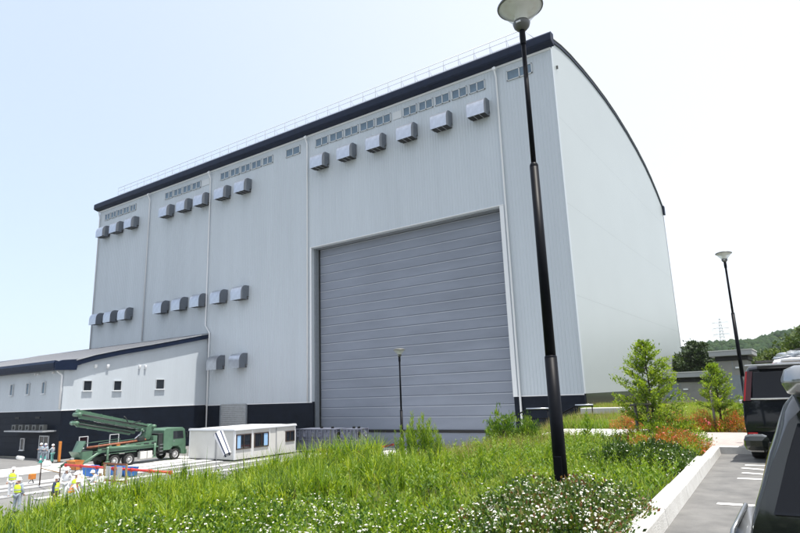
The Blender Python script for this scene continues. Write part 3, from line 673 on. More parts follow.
lb(cb, 'bumper', 'truck_green', -1.22, 1.22, 5.6, 5.9, .42, .85, .05)
for s in (-1, 1): lb(cb, 'headlight', 'lens_clear', s*.85-.2, s*.85+.2, 5.88, 5.92, .55, .75, .01)
lb(tk, 'cab_rear_gap', 'truck_dark', -1.1, 1.1, 2.85, 3.33, .9, 2.5, .03)
def wheel(parent, x, y, r=.5, w=.3):
    s = 1 if x > 0 else -1; o = MB(); o.lathe([(r*.62, -w/2), (r*.94, -w/2), (r, -w/2+.04), (r, w/2-.04), (r*.94, w/2), (r*.62, w/2)], 24, (0, 0, 0), axis='x'); t = o.build('wheel', 'tyre', parent); t.location = (x, y, r)
    m = MB(); m.lathe([(r*.63, s*w*.42), (r*.56, s*w*.40), (r*.5, s*w*.2), (r*.28, s*w*.25), (r*.24, s*w*.45), (.001, s*w*.46)], 20, axis='x'); m.build('rim', 'rim', t)
    h = MB()
    for k in range(8): a = k*PI/4; h.lathe([(.022, s*w*.22), (.022, s*w*.32), (.001, s*w*.33)], 6, (0, r*.4*math.cos(a), r*.4*math.sin(a)), axis='x')
    h.build('wheel_nuts', 'truck_dark', t)['kind'] = 'stuff'; return t
for y in (4.65, -.05, -1.4):
    for s in (-1, 1): wheel(tk, s*1.05, y, .5, .3 if y > 3 else .5)
for s in (-1, 1):
    lb(tk, 'mudguard', 'truck_green', s*1.02-.26, s*1.02+.26, -2.05, .6, 1.12, 1.17, .01)
    lb(tk, 'side_deck', 'truck_green', s*.85-.36, s*.85+.36, -2.9, 2.8, 1.3, 1.42, .01)
    m = MB(); m.prism([(-2.9, 1.43), (2.4, 1.43), (2.4, 1.95), (.6, 1.85), (-2.9, 1.62)], s*1.12, s*1.24, 'x'); m.build('side_panel', 'truck_green', tk)
    # folded outriggers
    m = MB(); m.tube([(s*1.15, 2.6, 1.55), (s*1.3, -2.2, 1.62)], [.16, .12], 4); m.build('outrigger_arm', 'truck_green', tk)
    m = MB(); m.tube([(s*1.32, -2.1, 1.75), (s*1.36, -2.1, .55)], .09, 10); m.lathe([(.001, 0), (.2, 0), (.2, .05), (.05, .09)], 16, (s*1.36, -2.1, .48)); m.build('outrigger_leg', 'truck_green', tk)
    m = MB(); m.tube([(s*1.28, 2.4, 1.7), (s*1.3, 2.4, .5)], .1, 10); m.lathe([(.001, 0), (.2, 0), (.2, .05), (.05, .09)], 16, (s*1.3, 2.4, .43)); m.build('outrigger_leg', 'truck_green', tk)
    m = MB(); m.tube([(s*.95, -1.6, 1.75), (s*1.15, -3.0, 1.2), (s*1.35, -4.6, .35)], .11, 8); m.lathe([(.001, 0), (.2, 0), (.2, .05), (.05, .1)], 14, (s*1.36, -4.65, .22)); m.build('rear_stabiliser', 'truck_green', tk)
for i, (y0, y1) in enumerate(((1.0, 1.65), (1.7, 2.2))):
    lb(tk, 'water_tank', 'office_white', .8, 1.28, y0, y1, .42, 1.05, .04); lb(tk, 'tool_box', 'truck_dark', -1.25, -.8, y0, y1, .42, 1.05, .03)
m = MB(); m.tube([(.35, -3.4, 1.75), (.4, 2.0, 2.0)], .11, 10); m.build('delivery_pipe', 'rust', tk)
m = MB(); m.tube([(.75, -3.0, 1.8), (.8, 1.4, 1.98)], .07, 10); m.build('delivery_pipe', 'rust', tk)
m = MB(); m.tube([(-.3, -3.2, 1.6), (-.3, 1.6, 1.6)], .22, 12); m.build('pump_cylinder', 'truck_dark', tk)
# hopper at the back, with its raised cover
m = MB(); m.prism([(-3.1, 1.5), (-3.1, .8), (-3.5, .55), (-3.9, .8), (-4.35, 1.5)], -.75, .75, 'x'); hp_ = m.build('hopper', 'truck_green', tk)
m = MB(); m.prism([(-4.35, 1.5), (-4.3, 1.5), (-3.95, 2.35), (-4.0, 2.37)], -.2, 1.15, 'x'); m.build('cover', 'truck_green', hp_)
m = MB(); m.box(.3, .6, -4.32, -4.28, 2.2, 2.3); 
lb(hp_, 'grate', 'truck_dark', -.7, .7, -4.3, -3.15, 1.51, 1.55)
for s in (-1, 1):
    for k in range(7):
        y = -2.6+.78*k; m = MB(); m.box(s*1.245-.012, s*1.245+.012, y, y+.5, 1.5, 1.62+.03*k); m.build('panel_gap_shade', 'truck_dark', tk)  # dark plates on the panel face, painted as the shade in open gaps
    m = MB(); m.tube([(s*1.1, -2.8, 1.45), (s*1.1, -2.8, 2.05), (s*1.1, .4, 2.2), (s*1.1, .4, 1.9)], .025, 6); m.build('hand_rail', 'truck_green', tk)
for x, y, z, w_, l_, h_, mt_ in ((.5, -2.3, 1.43, .3, .5, .3, 'truck_dark'), (.9, 1.2, 1.96, .3, .6, .35, 'truck_dark'), (-.6, .2, 1.43, .5, .8, .5, 'truck_green'), (.55, .2, 1.43, .35, .3, .35, 'galv_dull'), (.9, 2.5, 1.43, .5, .4, .9, 'truck_green'), (.6, 2.75, .95, .4, .25, 1.2, 'truck_dark'), (1.0, -1.0, 1.63, .2, .3, .2, 'orange')):
    lb(tk, 'deck_unit', mt_, x-w_/2, x+w_/2, y-l_/2, y+l_/2, z, z+h_, .02)
for k in range(5):
    m = MB(); m.tube([(.2+.1*k, 1.0, 1.7), (.35+.1*k, 1.5, 2.2+.05*k), (.2+.05*k, 1.9, 2.1), (.1+.05*k, 2.2, 2.5)], .025, 6); m.build('hydraulic_hose', 'truck_dark', tk)
for k in range(4):
    y = 1.15+.3*k; lb(tk, 'ladder_rung', 'galv_dull', 1.27, 1.31, 2.9, 3.25, .6+.3*k, .63+.3*k)
# turret and pedestal
m = MB(); m.lathe([(.55, 0), (.55, .25), (.42, .3), (.38, .9)], 20, (0, 1.9, 1.3)); m.build('slewing_pedestal', 'truck_green', tk)
m = MB(); m.prism([(1.55, 2.05), (2.4, 2.0), (2.9, 3.15), (2.55, 3.4), (2.2, 3.2)], -.38, .38, 'x'); m.build('turret', 'truck_green', tk)
m = MB(); m.tube([(.0, 1.2, 2.1), (.0, 2.2, 2.95)], .09, 10); m.build('luffing_cylinder', 'chrome', tk)
# boom: box-girder sections folded in a Z over the truck
def girder(parent, p, q, h0, h1, w, x=0, nm='boom_section', trim=True):
    p, q = Vector((p[0], p[1])), Vector((q[0], q[1])); d = (q-p).normalized(); n = Vector((-d.y, d.x)); L = (q-p).length
    m = MB(); poly = [p-n*h0/2, q-n*h1/2, q+d*.12, q+n*h1/2, p+n*h0/2, p-d*.12]
    m.prism([(v.x, v.y) for v in poly], x-w/2, x+w/2, 'x'); o = m.build(nm, 'truck_green', parent)
    m = MB()
    k = max(3, int(L/.9))
    for i in range(k+1):
        c = p+d*L*i/k; hh = (h0+(h1-h0)*i/k)/2+.025
        m.prism([((c-n*hh-d*.05).x, (c-n*hh-d*.05).y), ((c-n*hh+d*.05).x, (c-n*hh+d*.05).y), ((c+n*hh+d*.05).x, (c+n*hh+d*.05).y), ((c+n*hh-d*.05).x, (c+n*hh-d*.05).y)], x-w/2-.02, x+w/2+.02, 'x')
    m.build('band', 'truck_green', o)['kind'] = 'stuff'
    m = MB(); a, b = p+n*(h0/2+.1), q+n*(h1/2+.1); m.tube([(x+w/2+.08, a.x, a.y), (x+w/2+.08, b.x, b.y)], .06, 8); m.build('concrete_line', 'truck_green' if h0 > .4 else 'truck_dark', o)
    return o
girder(tk, (2.75, 3.12), (-4.25, 4.78), .28, .34, .36, -.02)
girder(tk, (-4.2, 4.32), (1.9, 3.0), .24, .20, .26, .40)
girder(tk, (-4.6, 3.86), (1.0, 2.72), .30, .20, .26, .0)
girder(tk, (-4.4, 3.62), (.3, 2.62), .14, .12, .2, .40)
for (y, z, r) in ((-4.3, 4.55, .17), (-4.5, 3.86, .15), (2.75, 3.15, .17), (1.5, 2.9, .13)):
    m = MB(); m.lathe([(.001, -.42), (r, -.42), (r, .62), (.001, .62)], 16, (0, y, z), axis='x'); m.build('hinge', 'truck_green', tk)
m = MB(); m.tube([(.1, -2.8, 3.95), (.1, .3, 3.25)], .07, 8); m.tube([(.1, -.6, 3.5), (.1, 1.9, 2.75)], .05, 8); m.build('boom_cylinder', 'chrome', tk)
m = MB(); m.tube([(.45, -.3, 4.2), (.45, -.1, 4.05), (.45, .1, 3.7), (.5, .3, 3.5), (.4, 1.4, 3.7)], .05, 8); m.build('hose', 'truck_dark', tk)
lb(tk, 'number_plate', 'office_white', -.25, .25, -4.39, -4.37, .9, 1.05)
t = tag(lb(None, 'red_machine', 'red', -52.9, -50.6, 40.2, 42.6, .9, 2.1, .1), 'red machine half hidden between the green truck cab and the site office', 'machine')

# ------------------------------------------------------------ site office
of = thing('site_office', 'off-white portable site office with two brown framed windows in front of the hall', 'site office', (-46.6, 40.5, 0))
def ob(nm, mt, x0, x1, y0, y1, z0, z1, bev=0, parent=None): m = MB(); m.box(x0+46.6, x1+46.6, y0-40.5, y1-40.5, z0, z1, bev); return m.build(nm, mt, parent or of)
wl = ob('wall', 'office_white', -49.8, -43.4, 36.75, 44.4, .12, 2.62)
ob('skid', 'truck_dark', -49.7, -43.5, 36.85, 44.3, 0, .118)
rf = ob('roof', 'trim_white', -49.9, -43.3, 36.65, 44.5, 2.63, 2.78, .02)
ob('roof_trim', 'galv_dull', -49.93, -43.27, 36.62, 44.53, 2.60, 2.627, 0, rf)
for x in (-49.8, -46.0, -43.5): ob('corner_post' if x != -46.0 else 'panel_joint', 'trim_white' if x != -46.0 else 'roof_edge', x, x+(.1 if x != -46.0 else .05), 36.70, 36.748, .12, 2.6)
for y in (36.75, 38.72, 40.85, 41.75, 44.3): ob('panel_joint', 'trim_white' if y != 41.75 else 'roof_edge', -43.398, -43.35, y, y+.1, .12, 2.6)
for i, (y0, y1, z0, z1) in enumerate(((37.0, 38.55, 1.05, 2.2), (39.1, 40.7, 1.05, 2.2), (43.1, 44.15, 1.25, 2.1))):
    f = MB()
    for a, b, c, d in ((y0-.08, y1+.08, z1, z1+.08), (y0-.08, y1+.08, z0-.08, z0), (y0-.08, y0, z0, z1), (y1, y1+.08, z0, z1), ((y0+y1)/2-.03, (y0+y1)/2+.03, z0, z1)): f.box(-43.4+46.6, -43.32+46.6, a-40.5, b-40.5, c, d)
    w = f.build('window', 'brown', of)
    ob('pane', 'glass_dark', -43.398, -43.37, y0, y1, z0, z1, 0, w)
    if i < 2: a, b = ((y0, y0+.45) if i == 0 else (y1-.5, y1)); ob('curtain', 'curtain', -43.369, -43.36, a+.02, b-.02, z0+.02, z1-.02, 0, w)
ob('door', 'office_white', -43.398, -43.36, 41.85, 42.8, .15, 2.25)
m = MB(); m.tube([(-49.8+46.6, 36.7-40.5, 2.83), (-43.4+46.6, 36.7-40.5, 2.83)], .03, 6); m.tube([(-43.35+46.6, 36.7-40.5, 2.83), (-43.35+46.6, 44.4-40.5, 2.83)], .03, 6); m.build('roof_pipe', 'galv_dull', of)['kind'] = 'stuff'
# windsock on a thin pole
ws = thing('windsock', 'white and navy striped windsock hanging from a thin pole before the site office', 'windsock', (-37.4, 30, 0))
m = MB(); m.tube([(0, 0, 0), (0, 0, 3.05)], .025, 8); m.tube([(0, 0, 3.0), (.3, 0, 3.02)], .015, 6); m.build('pole', 'galv_dull', ws)
N = 18; top = Vector((.22, -.05, 2.93)); bot = Vector((1.35, -.1, 1.43)); d = (bot-top).normalized(); x = d.cross(Vector((0, 1, 0))).normalized(); y = d.cross(x)
for k in range(N):
    m = MB(); a, b = 2*PI*k/N, 2*PI*(k+1)/N
    P = lambda r, c, q: c + (x*math.cos(q)+y*math.sin(q))*r
    m.add([P(.37, top, a), P(.37, top, b), P(.30, bot, b), P(.30, bot, a)], [(0, 1, 2, 3)], True)
    m.build('stripe', 'cloth_navy' if k % 3 == 0 else 'helmet_white', ws, recalc=False)
m = MB(); m.tube([P(.375, top, 2*PI*k/24) for k in range(25)], .02, 6); m.build('hoop', 'sheet_white', ws)

# ------------------------------------------------------------ steel formwork boxes by the door
def form(loc, L, W, H, label, nx):
    t = thing('steel_form', label, 'steel form', loc)
    lb(t, 'shell', 'form_steel', -L/2, L/2, -W/2, W/2, .1, H-.06)
    for z in (.05, H/2-.04, H-.12):
        lb(t, 'flange', 'form_steel', -L/2-.1, L/2+.1, -W/2-.1, -W/2+.02, z, z+.08); lb(t, 'flange', 'form_steel', L/2-.02, L/2+.1, -W/2+.02, W/2, z, z+.08)
    for i in range(nx+1):
        x = -L/2+L*i/nx; lb(t, 'rib', 'form_steel', x-.04, x+.04, -W/2-.12, -W/2-.01, .13, H/2-.045); lb(t, 'rib', 'form_steel', x-.04, x+.04, -W/2-.12, -W/2-.01, H/2+.045, H-.125)
    for i in range(4):
        y = -W/2+.2+(W-.3)*i/3; lb(t, 'rib', 'form_steel', L/2-.01, L/2+.12, y-.04, y+.04, .13, H-.125)
    for i in range(nx):
        if i % 2: continue
        x = -L/2+L*(i+.5)/nx
        m = MB(); m.lathe([(.26, 0), (.26, -.1), (.2, -.1), (.2, -.04), (.001, -.04)], 18, (x, -W/2-.0, H*.73), axis='y'); m.build('round_port', 'form_steel', t)
    for y in (-W/4, W/4):
        m = MB(); m.lathe([(.26, 0), (.26, .1), (.2, .1), (.2, .03), (.001, .03)], 18, (L/2, y, H*.73), axis='x'); m.build('round_port', 'form_steel' if y > 0 else 'black', t)
    lb(t, 'top_lug', 'black', -.2, 0, -.1, .1, H-.06, H+.12); lb(t, 'top_lug', 'black', L/4, L/4+.2, -.1, .1, H-.06, H+.12)
    return t
form((-41.4, 46.2, .15), 5.0, 2.2, 2.15, 'long ribbed grey steel form with round ports behind the site office', 10)
form((-37.4, 46.4, .1), 1.7, 2.0, 2.2, 'short ribbed grey steel form, right end of the steel forms', 4)
tag(lb(None, 'timber_beam', 'rust', -40.5, -36.9, 44.3, 44.5, .22, .46), 'rusty brown beam lying before the steel forms', 'beam')

# ------------------------------------------------------------ yard clutter
def barrier(p, q, z, label, n=4, r=.055, mt='red'):
    p = Vector(p); q = Vector(q); c = (p+q)/2; t = thing('red_barrier', label, 'barrier', (c.x, c.y, 0))
    m = MB(); m.tube([(*(p-c).xy, z), (*(q-c).xy, z)], r, 8); m.build('top_pipe', mt, t)
    for i in range(n):
        v = p.lerp(q, i/(n-1))-c; m = MB(); m.tube([(v.x, v.y, .03), (v.x, v.y, z)], .03, 6); m.build('post', 'galv_dull', t)
        m = MB(); m.box(v.x-.09, v.x+.09, v.y-.09, v.y+.09, z-.12, z+.1, .02); m.build('coupling', mt, t)
    return t
barrier((-47.6, 24.2), (-34.6, 24.2), .95, 'long red pipe barrier in front of the green truck', 7, .085)
barrier((-34.0, 39.8), (-35.6, 50.2), .42, 'low red and white pipe barrier leading to the shutter door', 6, .07)
t = thing('orange_chute', 'orange tapered metal chute lying at the left end of the red barrier', 'chute', (-50.6, 26.4, 0)); t.scale = (.8, .8, .8)
m = MB(); m.add([(-.9, -.4, 1.15), (.9, -.4, 1.15), (.9, .5, 1.15), (-.9, .5, 1.15), (-.1, -.2, .3), (.6, -.2, .3), (.6, .3, .3), (-.1, .3, .3)], [(0, 1, 5, 4), (1, 2, 6, 5), (2, 3, 7, 6), (3, 0, 4, 7), (4, 5, 6, 7)]); m.build('funnel', 'orange', t)
for x, y in ((-.4, -.25), (.7, -.25), (-.4, .35), (.7, .35)): m = MB(); m.tube([(x, y, .0), (x, y, .8)], .03, 6); m.build('leg', 'truck_dark', t)
m = MB(); m.tube([(-.92, -.42, 1.16), (.92, -.42, 1.16), (.92, .52, 1.16), (-.92, .52, 1.16), (-.92, -.42, 1.16)], .03, 6); m.build('rim', 'orange', t)
t = thing('notice_board', 'brown wooden frame with two white notices by the red barrier', 'notice board', (-40.4, 23.9, 0))
for x in (-1.35, 0, 1.35): m = MB(); m.box(x-.06, x+.06, -.05, .05, 0, 1.35); m.build('post', 'wood', t)
for z in (.15, 1.25): m = MB(); m.box(-1.42, 1.42, -.075, -.055, z, z+.12); m.build('rail', 'rust', t)
for x in (-.7, .68): m = MB(); m.box(x-.3, x+.3, -.10, -.08, .45, 1.15); m.build('notice', 'sheet_white', t)
def crate(loc, L, W, H, mt, label, rz=0):
    t = thing('blue_bin', label, 'bin', loc, rz); m = MB(); b = .05
    m.add([(-L/2+b, -W/2+b, 0), (L/2-b, -W/2+b, 0), (L/2-b, W/2-b, 0), (-L/2+b, W/2-b, 0), (-L/2, -W/2, H), (L/2, -W/2, H), (L/2, W/2, H), (-L/2, W/2, H)], [(0, 3, 2, 1), (0, 1, 5, 4), (1, 2, 6, 5), (2, 3, 7, 6), (3, 0, 4, 7)]); m.build('tub', mt, t)
    m = MB(); m.tube([(-L/2, -W/2, H), (L/2, -W/2, H), (L/2, W/2, H), (-L/2, W/2, H), (-L/2, -W/2, H)], .035, 6); m.build('rim', mt, t); return t
crate((-46.6, 25.6, .05), .9, .8, .7, 'blue', 'blue bin left of the blue row, by the orange chute', .1)
g = 'blue bins beside the truck'
for i, (x, lab) in enumerate(((-45.0, 'first'), (-44.1, 'second'), (-43.2, 'last'))):
    crate((x, 26.6+.1*i, .05), .8, .7, .6, 'blue', f'{lab} blue bin from the left in the row beside the truck wheels', .05*i)['group'] = g
t = thing('orange_post', 'tall orange post standing beside the worker at the annex corner', 'post', (-61.6, 30.6, 0))
m = MB(); m.box(-.13, .13, -.1, .1, .05, 1.95, .03); m.build('column', 'orange', t); m = MB(); m.box(-.3, .3, -.3, .3, 0, .05); m.build('foot', 'truck_dark', t)
t = thing('boom_gate', 'long dark barrier arm with a white end at the left edge', 'barrier', (-66, 24.5, 0))
m = MB(); m.tube([(-8, 0, 1.0), (6.6, 1.4, 1.0)], .06, 8); m.build('arm', 'truck_dark', t); m = MB(); m.tube([(6.6, 1.4, 1.0), (7.5, 1.45, .95)], .16, 8); m.build('arm_tip', 'sheet_white', t); m = MB(); m.box(-1, -.6, -.2, .3, 0, .95, .03); m.build('post', 'teal', t)
m = MB(); m.lathe([(.001, .0), (.3, .02), (.42, .2), (.3, .42), (.001, .5)], 14, (-58.9, 28.2, 0)); tag(m.build('sand_bag', 'cloth_white'), 'plump white sack on the asphalt near the orange chute', 'sack')
def cone(loc, mt, label):
    t = thing('traffic_cone', label, 'cone', loc); m = MB(); m.box(-.2, .2, -.2, .2, 0, .04, .01); m.build('base', mt, t)
    m = MB(); m.lathe([(.15, .04), (.03, .7), (.001, .72)], 16); m.build('cone', mt, t); m = MB(); m.lathe([(.112, .26), (.075, .46)], 16); m.build('band', 'sheet_white', t)
cone((-63.3, 29.7, 0), 'teal', 'teal cone at the feet of the two workers by the entrance'); cone((-61.6, 29.3, 0), 'teal', 'teal cone in front of the worker beside the orange post')
t = thing('yellow_lamp_stand', 'small yellow work lamp on the pale slab beside the leftmost worker', 'work lamp', (-46.6, 21.4, 0)); t.scale = (.7, .7, .75)
m = MB(); m.box(-.3, .3, -.25, .25, .45, .95, .05); m.build('body', 'orange', t)
for a in (0, 2.1, 4.2): m = MB(); m.tube([(0, 0, .5), (.4*math.cos(a), .4*math.sin(a), 0)], .03, 6); m.build('leg', 'truck_dark', t)
def gate(p, q, label):
    p = Vector(p); q = Vector(q); c = (p+q)/2; t = thing('pipe_frame', label, 'frame', (c.x, c.y, 0)); a = p-c; b = q-c
    for v in (a, b): m = MB(); m.tube([(v.x, v.y, 0), (v.x, v.y, 1.55)], .045, 8); m.build('post', 'brown', t)
    m = MB(); m.tube([(a.x, a.y, 1.2), (b.x, b.y, 1.2)], .035, 8); m.build('rail', 'wood', t)
gate((-44.6, 21.0), (-40.2, 20.1), 'brown pipe frame with a single rail beside the leftmost workers')

# ------------------------------------------------------------ vehicles in the car park
def loft(rings, close=True):
    n = len(rings[0]); vs = [p for r in rings for p in r]; m = len(rings)
    fs = [(i*n+k, i*n+(k+1) % n, (i+1)*n+(k+1) % n, (i+1)*n+k) for i in range(m-1) for k in range(n)]
    if close: fs += [tuple(range(n-1, -1, -1)), tuple((m-1)*n+k for k in range(n))]
    return vs, fs
def car(name, label, cat, loc, L, half, H, paint, tail='tail_red', bonnet=.9, glass='car_glass', belt=None, rake_r=.25, tum=.18, tall_lights=True, prof=None):
    """local: rear bumper at y=0, forward +y; ground z=0"""
    t = thing(name, label, cat, loc); belt = belt or H*.60
    def ring(y, w, zb, zt, sh=1.0):
        s = []
        P = [(0, zb), (w*.80, zb), (w*.97, zb+.10), (w*1.0, zb+.32), (w*1.0, belt*.72), (w*.975, belt), (w*(1-tum*.55), belt+(zt-belt)*.5), (w*(1-tum), zt-.14), (w*(1-tum)-.07, zt-.035), (w*.45, zt), (0, zt+.015)]
        if prof and zt > belt+.3: P = [(0, zb), (w*.80, zb), (w*.97, zb+.10)] + [(w/half*q, z-(H+.01-zt)*max(0, (z-1.0)/.5)) for q, z in prof]
        elif prof: P = [(0, zb), (w*.80, zb), (w*.97, zb+.10)] + [(w/half*q*(1 if k < 6 else .97), .45+(zt-.45)*k/(len(prof)-1)) for k, (q, z) in enumerate(prof)]
        elif zt < belt+.3: P = [(0, zb), (w*.80, zb), (w*.97, zb+.10), (w*1.0, zb+.32), (w*1.0, zt*.72), (w*.985, zt*.85), (w*.96, zt*.92), (w*.9, zt*.97), (w*.8, zt*.99), (w*.45, zt), (0, zt+.01)]
        R_ = [(x, y, z) for x, z in P]; Lf = [(-x, y, z) for x, z in P[-2:0:-1]]
        return R_ + Lf
    st = [(.06, .985, .35, H-.07), (.10, .995, .31, H-.03), (.22, 1, .29, H), (.9, 1, .26, H+.01), (L*.42, 1, .26, H+.02), (L*.62, .99, .26, H-.02), (L-bonnet-.55, .985, .26, H-.12), (L-bonnet, .97, .26, H*.62), (L-.35, .93, .28, H*.52), (L-.08, .82, .32, H*.42), (L, .7, .36, H*.36)]
    vs, fs = loft([ring(y, half*w, zb, zt) for y, w, zb, zt in st])
    # lean the tailgate forward above the belt
    vs2 = []
    for x, y, z in vs:
        if y < .5 and z > belt*.9: y += rake_r*((z-belt*.9)/(H-belt*.9))**1.4*(1 if y < .15 else .6)
        vs2.append((x, y, z))
    m = MB(); m.add(vs2, fs, True); b = m.build('body', paint, t)
    md = b.modifiers.new('smooth', 'BEVEL'); md.width = .012; md.segments = 2; md.limit_method = 'ANGLE'; md.angle_limit = R(40)
    def yr(z): return .055 + (rake_r*((z-belt*.9)/(H-belt*.9))**1.4 if z > belt*.9 else 0)
    def plate(nm, mt, pts, off=.012, parent=None, th=.02):      # plate hugging the tailgate, pts are (x,z)
        v = [(x, yr(z)-off, z) for x, z in pts] + [(x, yr(z)-off+th, z) for x, z in pts]; n = len(pts)
        mm = MB(); mm.add(v, [tuple(range(n)), tuple(range(2*n-1, n-1, -1))] + [(i, n+i, n+(i+1) % n, (i+1) % n) for i in range(n)]); return mm.build(nm, mt, parent or t)
    pq = [(z, q) for q, z in prof] if prof else None
    def xs(z):
        if prof: return float(np.interp(z, [a for a, b in pq], [b for a, b in pq]))+.035
        return half*(.965 if z <= belt else .965-tum*.9*(z-belt)/(H-belt))
    zt, zb = H-.16, belt+.05
    zz = np.linspace(zb, zt, 6)
    ins = .105 if prof else .16
    plate('rear_window', glass, [(-(xs(z)-ins), z) for z in zz] + [(xs(z)-ins, z) for z in zz[::-1]])
    if tall_lights: m = MB(); m.box(-half*.62, half*.62, yr(H-.1)-.13, yr(H-.1)+.1, H-.10, H-.02, .02); m.build('roof_spoiler', paint, t)
    m = MB(); m.box(-half*.985, half*.985, -.02, .26, .28, belt*.50, .07); m.build('bumper', 'bumper_black' if 'black' in paint else paint, t)
    m = MB(); m.box(-half*.8, half*.8, -.045, .14, .24, .335, .02); m.build('lower_valance', 'truck_dark', t)
    plate('tailgate_seam', 'black', [(-half*.8, belt*.57), (half*.8, belt*.57), (half*.8, belt*.57+.012), (-half*.8, belt*.57+.012)], .006)
    for s in (-1, 1):
        if tall_lights:
            zl = np.linspace(belt+.02, H-.13, 6); inn = lambda z: xs(z)-.115
            pts = [(s*(xs(z)-.012), z) for z in zl] + [(s*inn(z), z) for z in zl[::-1]]
            o = plate('tail_light', tail, pts, .03)
            plate('light_divider', 'tail_dark', [(s*(inn(z)+.07), z) for z in zl] + [(s*(inn(z)-.02), z) for z in zl[::-1]], .036, o)
        m = MB(); m.box(s*half*.86-.08, s*half*.86+.08, -.08, -.06, .5, .56); m.build('reflector', 'tail_red', t)
        # door mirror
        m = MB(); m.box(s*(half*.95), s*(half*.95+.1), L*.62-.03, L*.62+.03, belt+.02, belt+.07); m.box(s*(half*.95+.17)-.085, s*(half*.95+.17)+.085, L*.62-.05, L*.62+.06, belt+.0, belt+.13, .045); m.build('door_mirror', paint, t)
        # side glass
        for (a, c) in ((.55, L*.28), (L*.3, L*.5), (L*.52, L*.66)):
            q = []
            for y, z in ((a, belt+.05), (c, belt+.05), (c-.03, H-.2), (a+.03, H-.2)):
                k = (z-belt)/(H-belt); q.append((s*((xs(z)-.03) if prof else (half*(.975-(tum-.02)*k*.97)+.012)), y, z))
            mm = MB(); mm.add(q+[(x-s*.03, y, z) for x, y, z in q], [(0, 1, 2, 3), (7, 6, 5, 4), (0, 4, 5, 1), (1, 5, 6, 2), (2, 6, 7, 3), (3, 7, 4, 0)]); mm.build('side_window', glass, t)
    for y in (.85, L-.95):
        for s in (-1, 1): wheel(t, s*(half-.11), y, .33, .22)
    m = MB(); m.box(-.17, .17, -.085, -.07, .62, .78, .005) if False else m.box(-.17, .17, yr(.72)-.03, yr(.72)-.01, .72, .88); m.build('number_plate', 'office_white', t)
    w = MB(); w.tube([(0, yr(zb)-.03, zb+.03), (.28, yr(zb+.12)-.035, zb+.12)], .008, 6); w.build('wiper', 'black', t)
    return t
van = car('black_van', 'glossy black minivan seen from behind with a tall red tail light', 'van', (-.27, 13.5, 3.8), 4.9, .955, 1.84, 'car_black', belt=1.13, tum=.14, rake_r=.16)
m = MB(); m.box(-.78, .78, .02, .05, 1.165, 1.195, .005); m.build('chrome_strip', 'chrome', van)
m = MB(); m.box(-.985, -.93, .03, .2, 1.10, 1.17, .015); m.build('chrome_knob', 'chrome', van)  # small chrome block at the rear body corner
m = MB(); m.box(-.22, -.08, -.06, .02, 1.50, 1.60, .03); m.build('rear_mirror', 'black', van)
m = MB(); m.box(-.8, .8, -.005, .19, 1.80, 1.835, .012); m.build('spoiler_edge', 'car_silver', van)
wv = car('white_van', 'white high roofed van parked beyond the black minivan', 'van', (-.10, 20.6, 3.8), 4.8, .95, 2.16, 'car_white', belt=1.15, tum=.13, rake_r=.12)
b = thing('foil_bundle', 'crumpled silver wrapped bundle lying on the roof of the white van', 'bundle', (.02, 21.5, 5.98))
bm = bmesh.new(); bmesh.ops.create_icosphere(bm, subdivisions=4, radius=1)
for v in bm.verts:
    c = v.co; k = .16*math.sin(c.x*7+c.y*5)+.1*math.sin(c.y*13+c.z*9)+.06*math.sin(c.x*23-c.z*17); v.co = Vector((c.x*.85*(1+k), c.y*.6*(1+k), max(-.02, c.z*.17*(1+2*k))+.0))
me = bpy.data.meshes.new('wrap'); bm.to_mesh(me); bm.free(); me.materials.append(MATS['foil']); link(bpy.data.objects.new('wrap', me), b)
m = MB(); m.tube([(-.6, 0, .1), (-.3, .0, .24), (.4, .02, .2)], .02, 6); m.build('strap', 'truck_dark', b)
near = car('dark_estate_car', 'close dark glossy car at the right edge, silver roof spoiler and clear tail light', 'car', (.63, 2.55, 3.8), 4.6, .93, 1.5, 'car_graphite', belt=.98, tum=.15, rake_r=.28, tall_lights=False, prof=[(.93, .45), (.935, .62), (.93, .88), (.908, .961), (.896, 1.007), (.879, 1.06), (.858, 1.113), (.838, 1.174), (.812, 1.247), (.788, 1.302), (.769, 1.352), (.744, 1.412), (.70, 1.46), (.62, 1.49), (.45, 1.505), (0, 1.51)])
for s in (-1, 1):
    m = MB(); P_ = [(s*.975, .05, .55), (s*.985, .06, .84), (s*.955, .12, .95), (s*.92, .24, 1.02), (s*.91, .10, .91), (s*.90, .02, .80), (s*.90, .0, .55)]
    m.add(P_+[(x*.97, y+.06, z) for x, y, z in P_], [tuple(range(7)), tuple(range(13, 6, -1))]+[(i, 7+i, 7+(i+1) % 7, (i+1) % 7) for i in range(7)], True); o = m.build('tail_light', 'lens_clear', near)
    m = MB(); m.tube([(s*.98, .04, .55), (s*.99, .05, .84), (s*.96, .11, .96), (s*.92, .25, 1.03)], .009, 8); m.build('chrome_edge', 'spoiler_silver', o)
    m = MB(); m.tube([(s*.925, -.005, .62), (s*.93, .02, .82), (s*.93, .07, .93)], .009, 8); m.build('light_divider', 'black', o)
    m = MB(); m.tube([(s*.955, .02, .62), (s*.965, .03, .86)], .012, 8); m.build('bulb_tube', 'tail_red', o)

m = MB(); m.box(-.73, .73, .09, .62, 1.44, 1.556, .05); o = m.build('silver_spoiler', 'spoiler_silver', near); o.data.polygons.foreach_set('use_smooth', [True]*len(o.data.polygons))
m = MB(); m.box(-.66, .66, .14, .60, 1.425, 1.438); m.build('spoiler_gap', 'black', near)
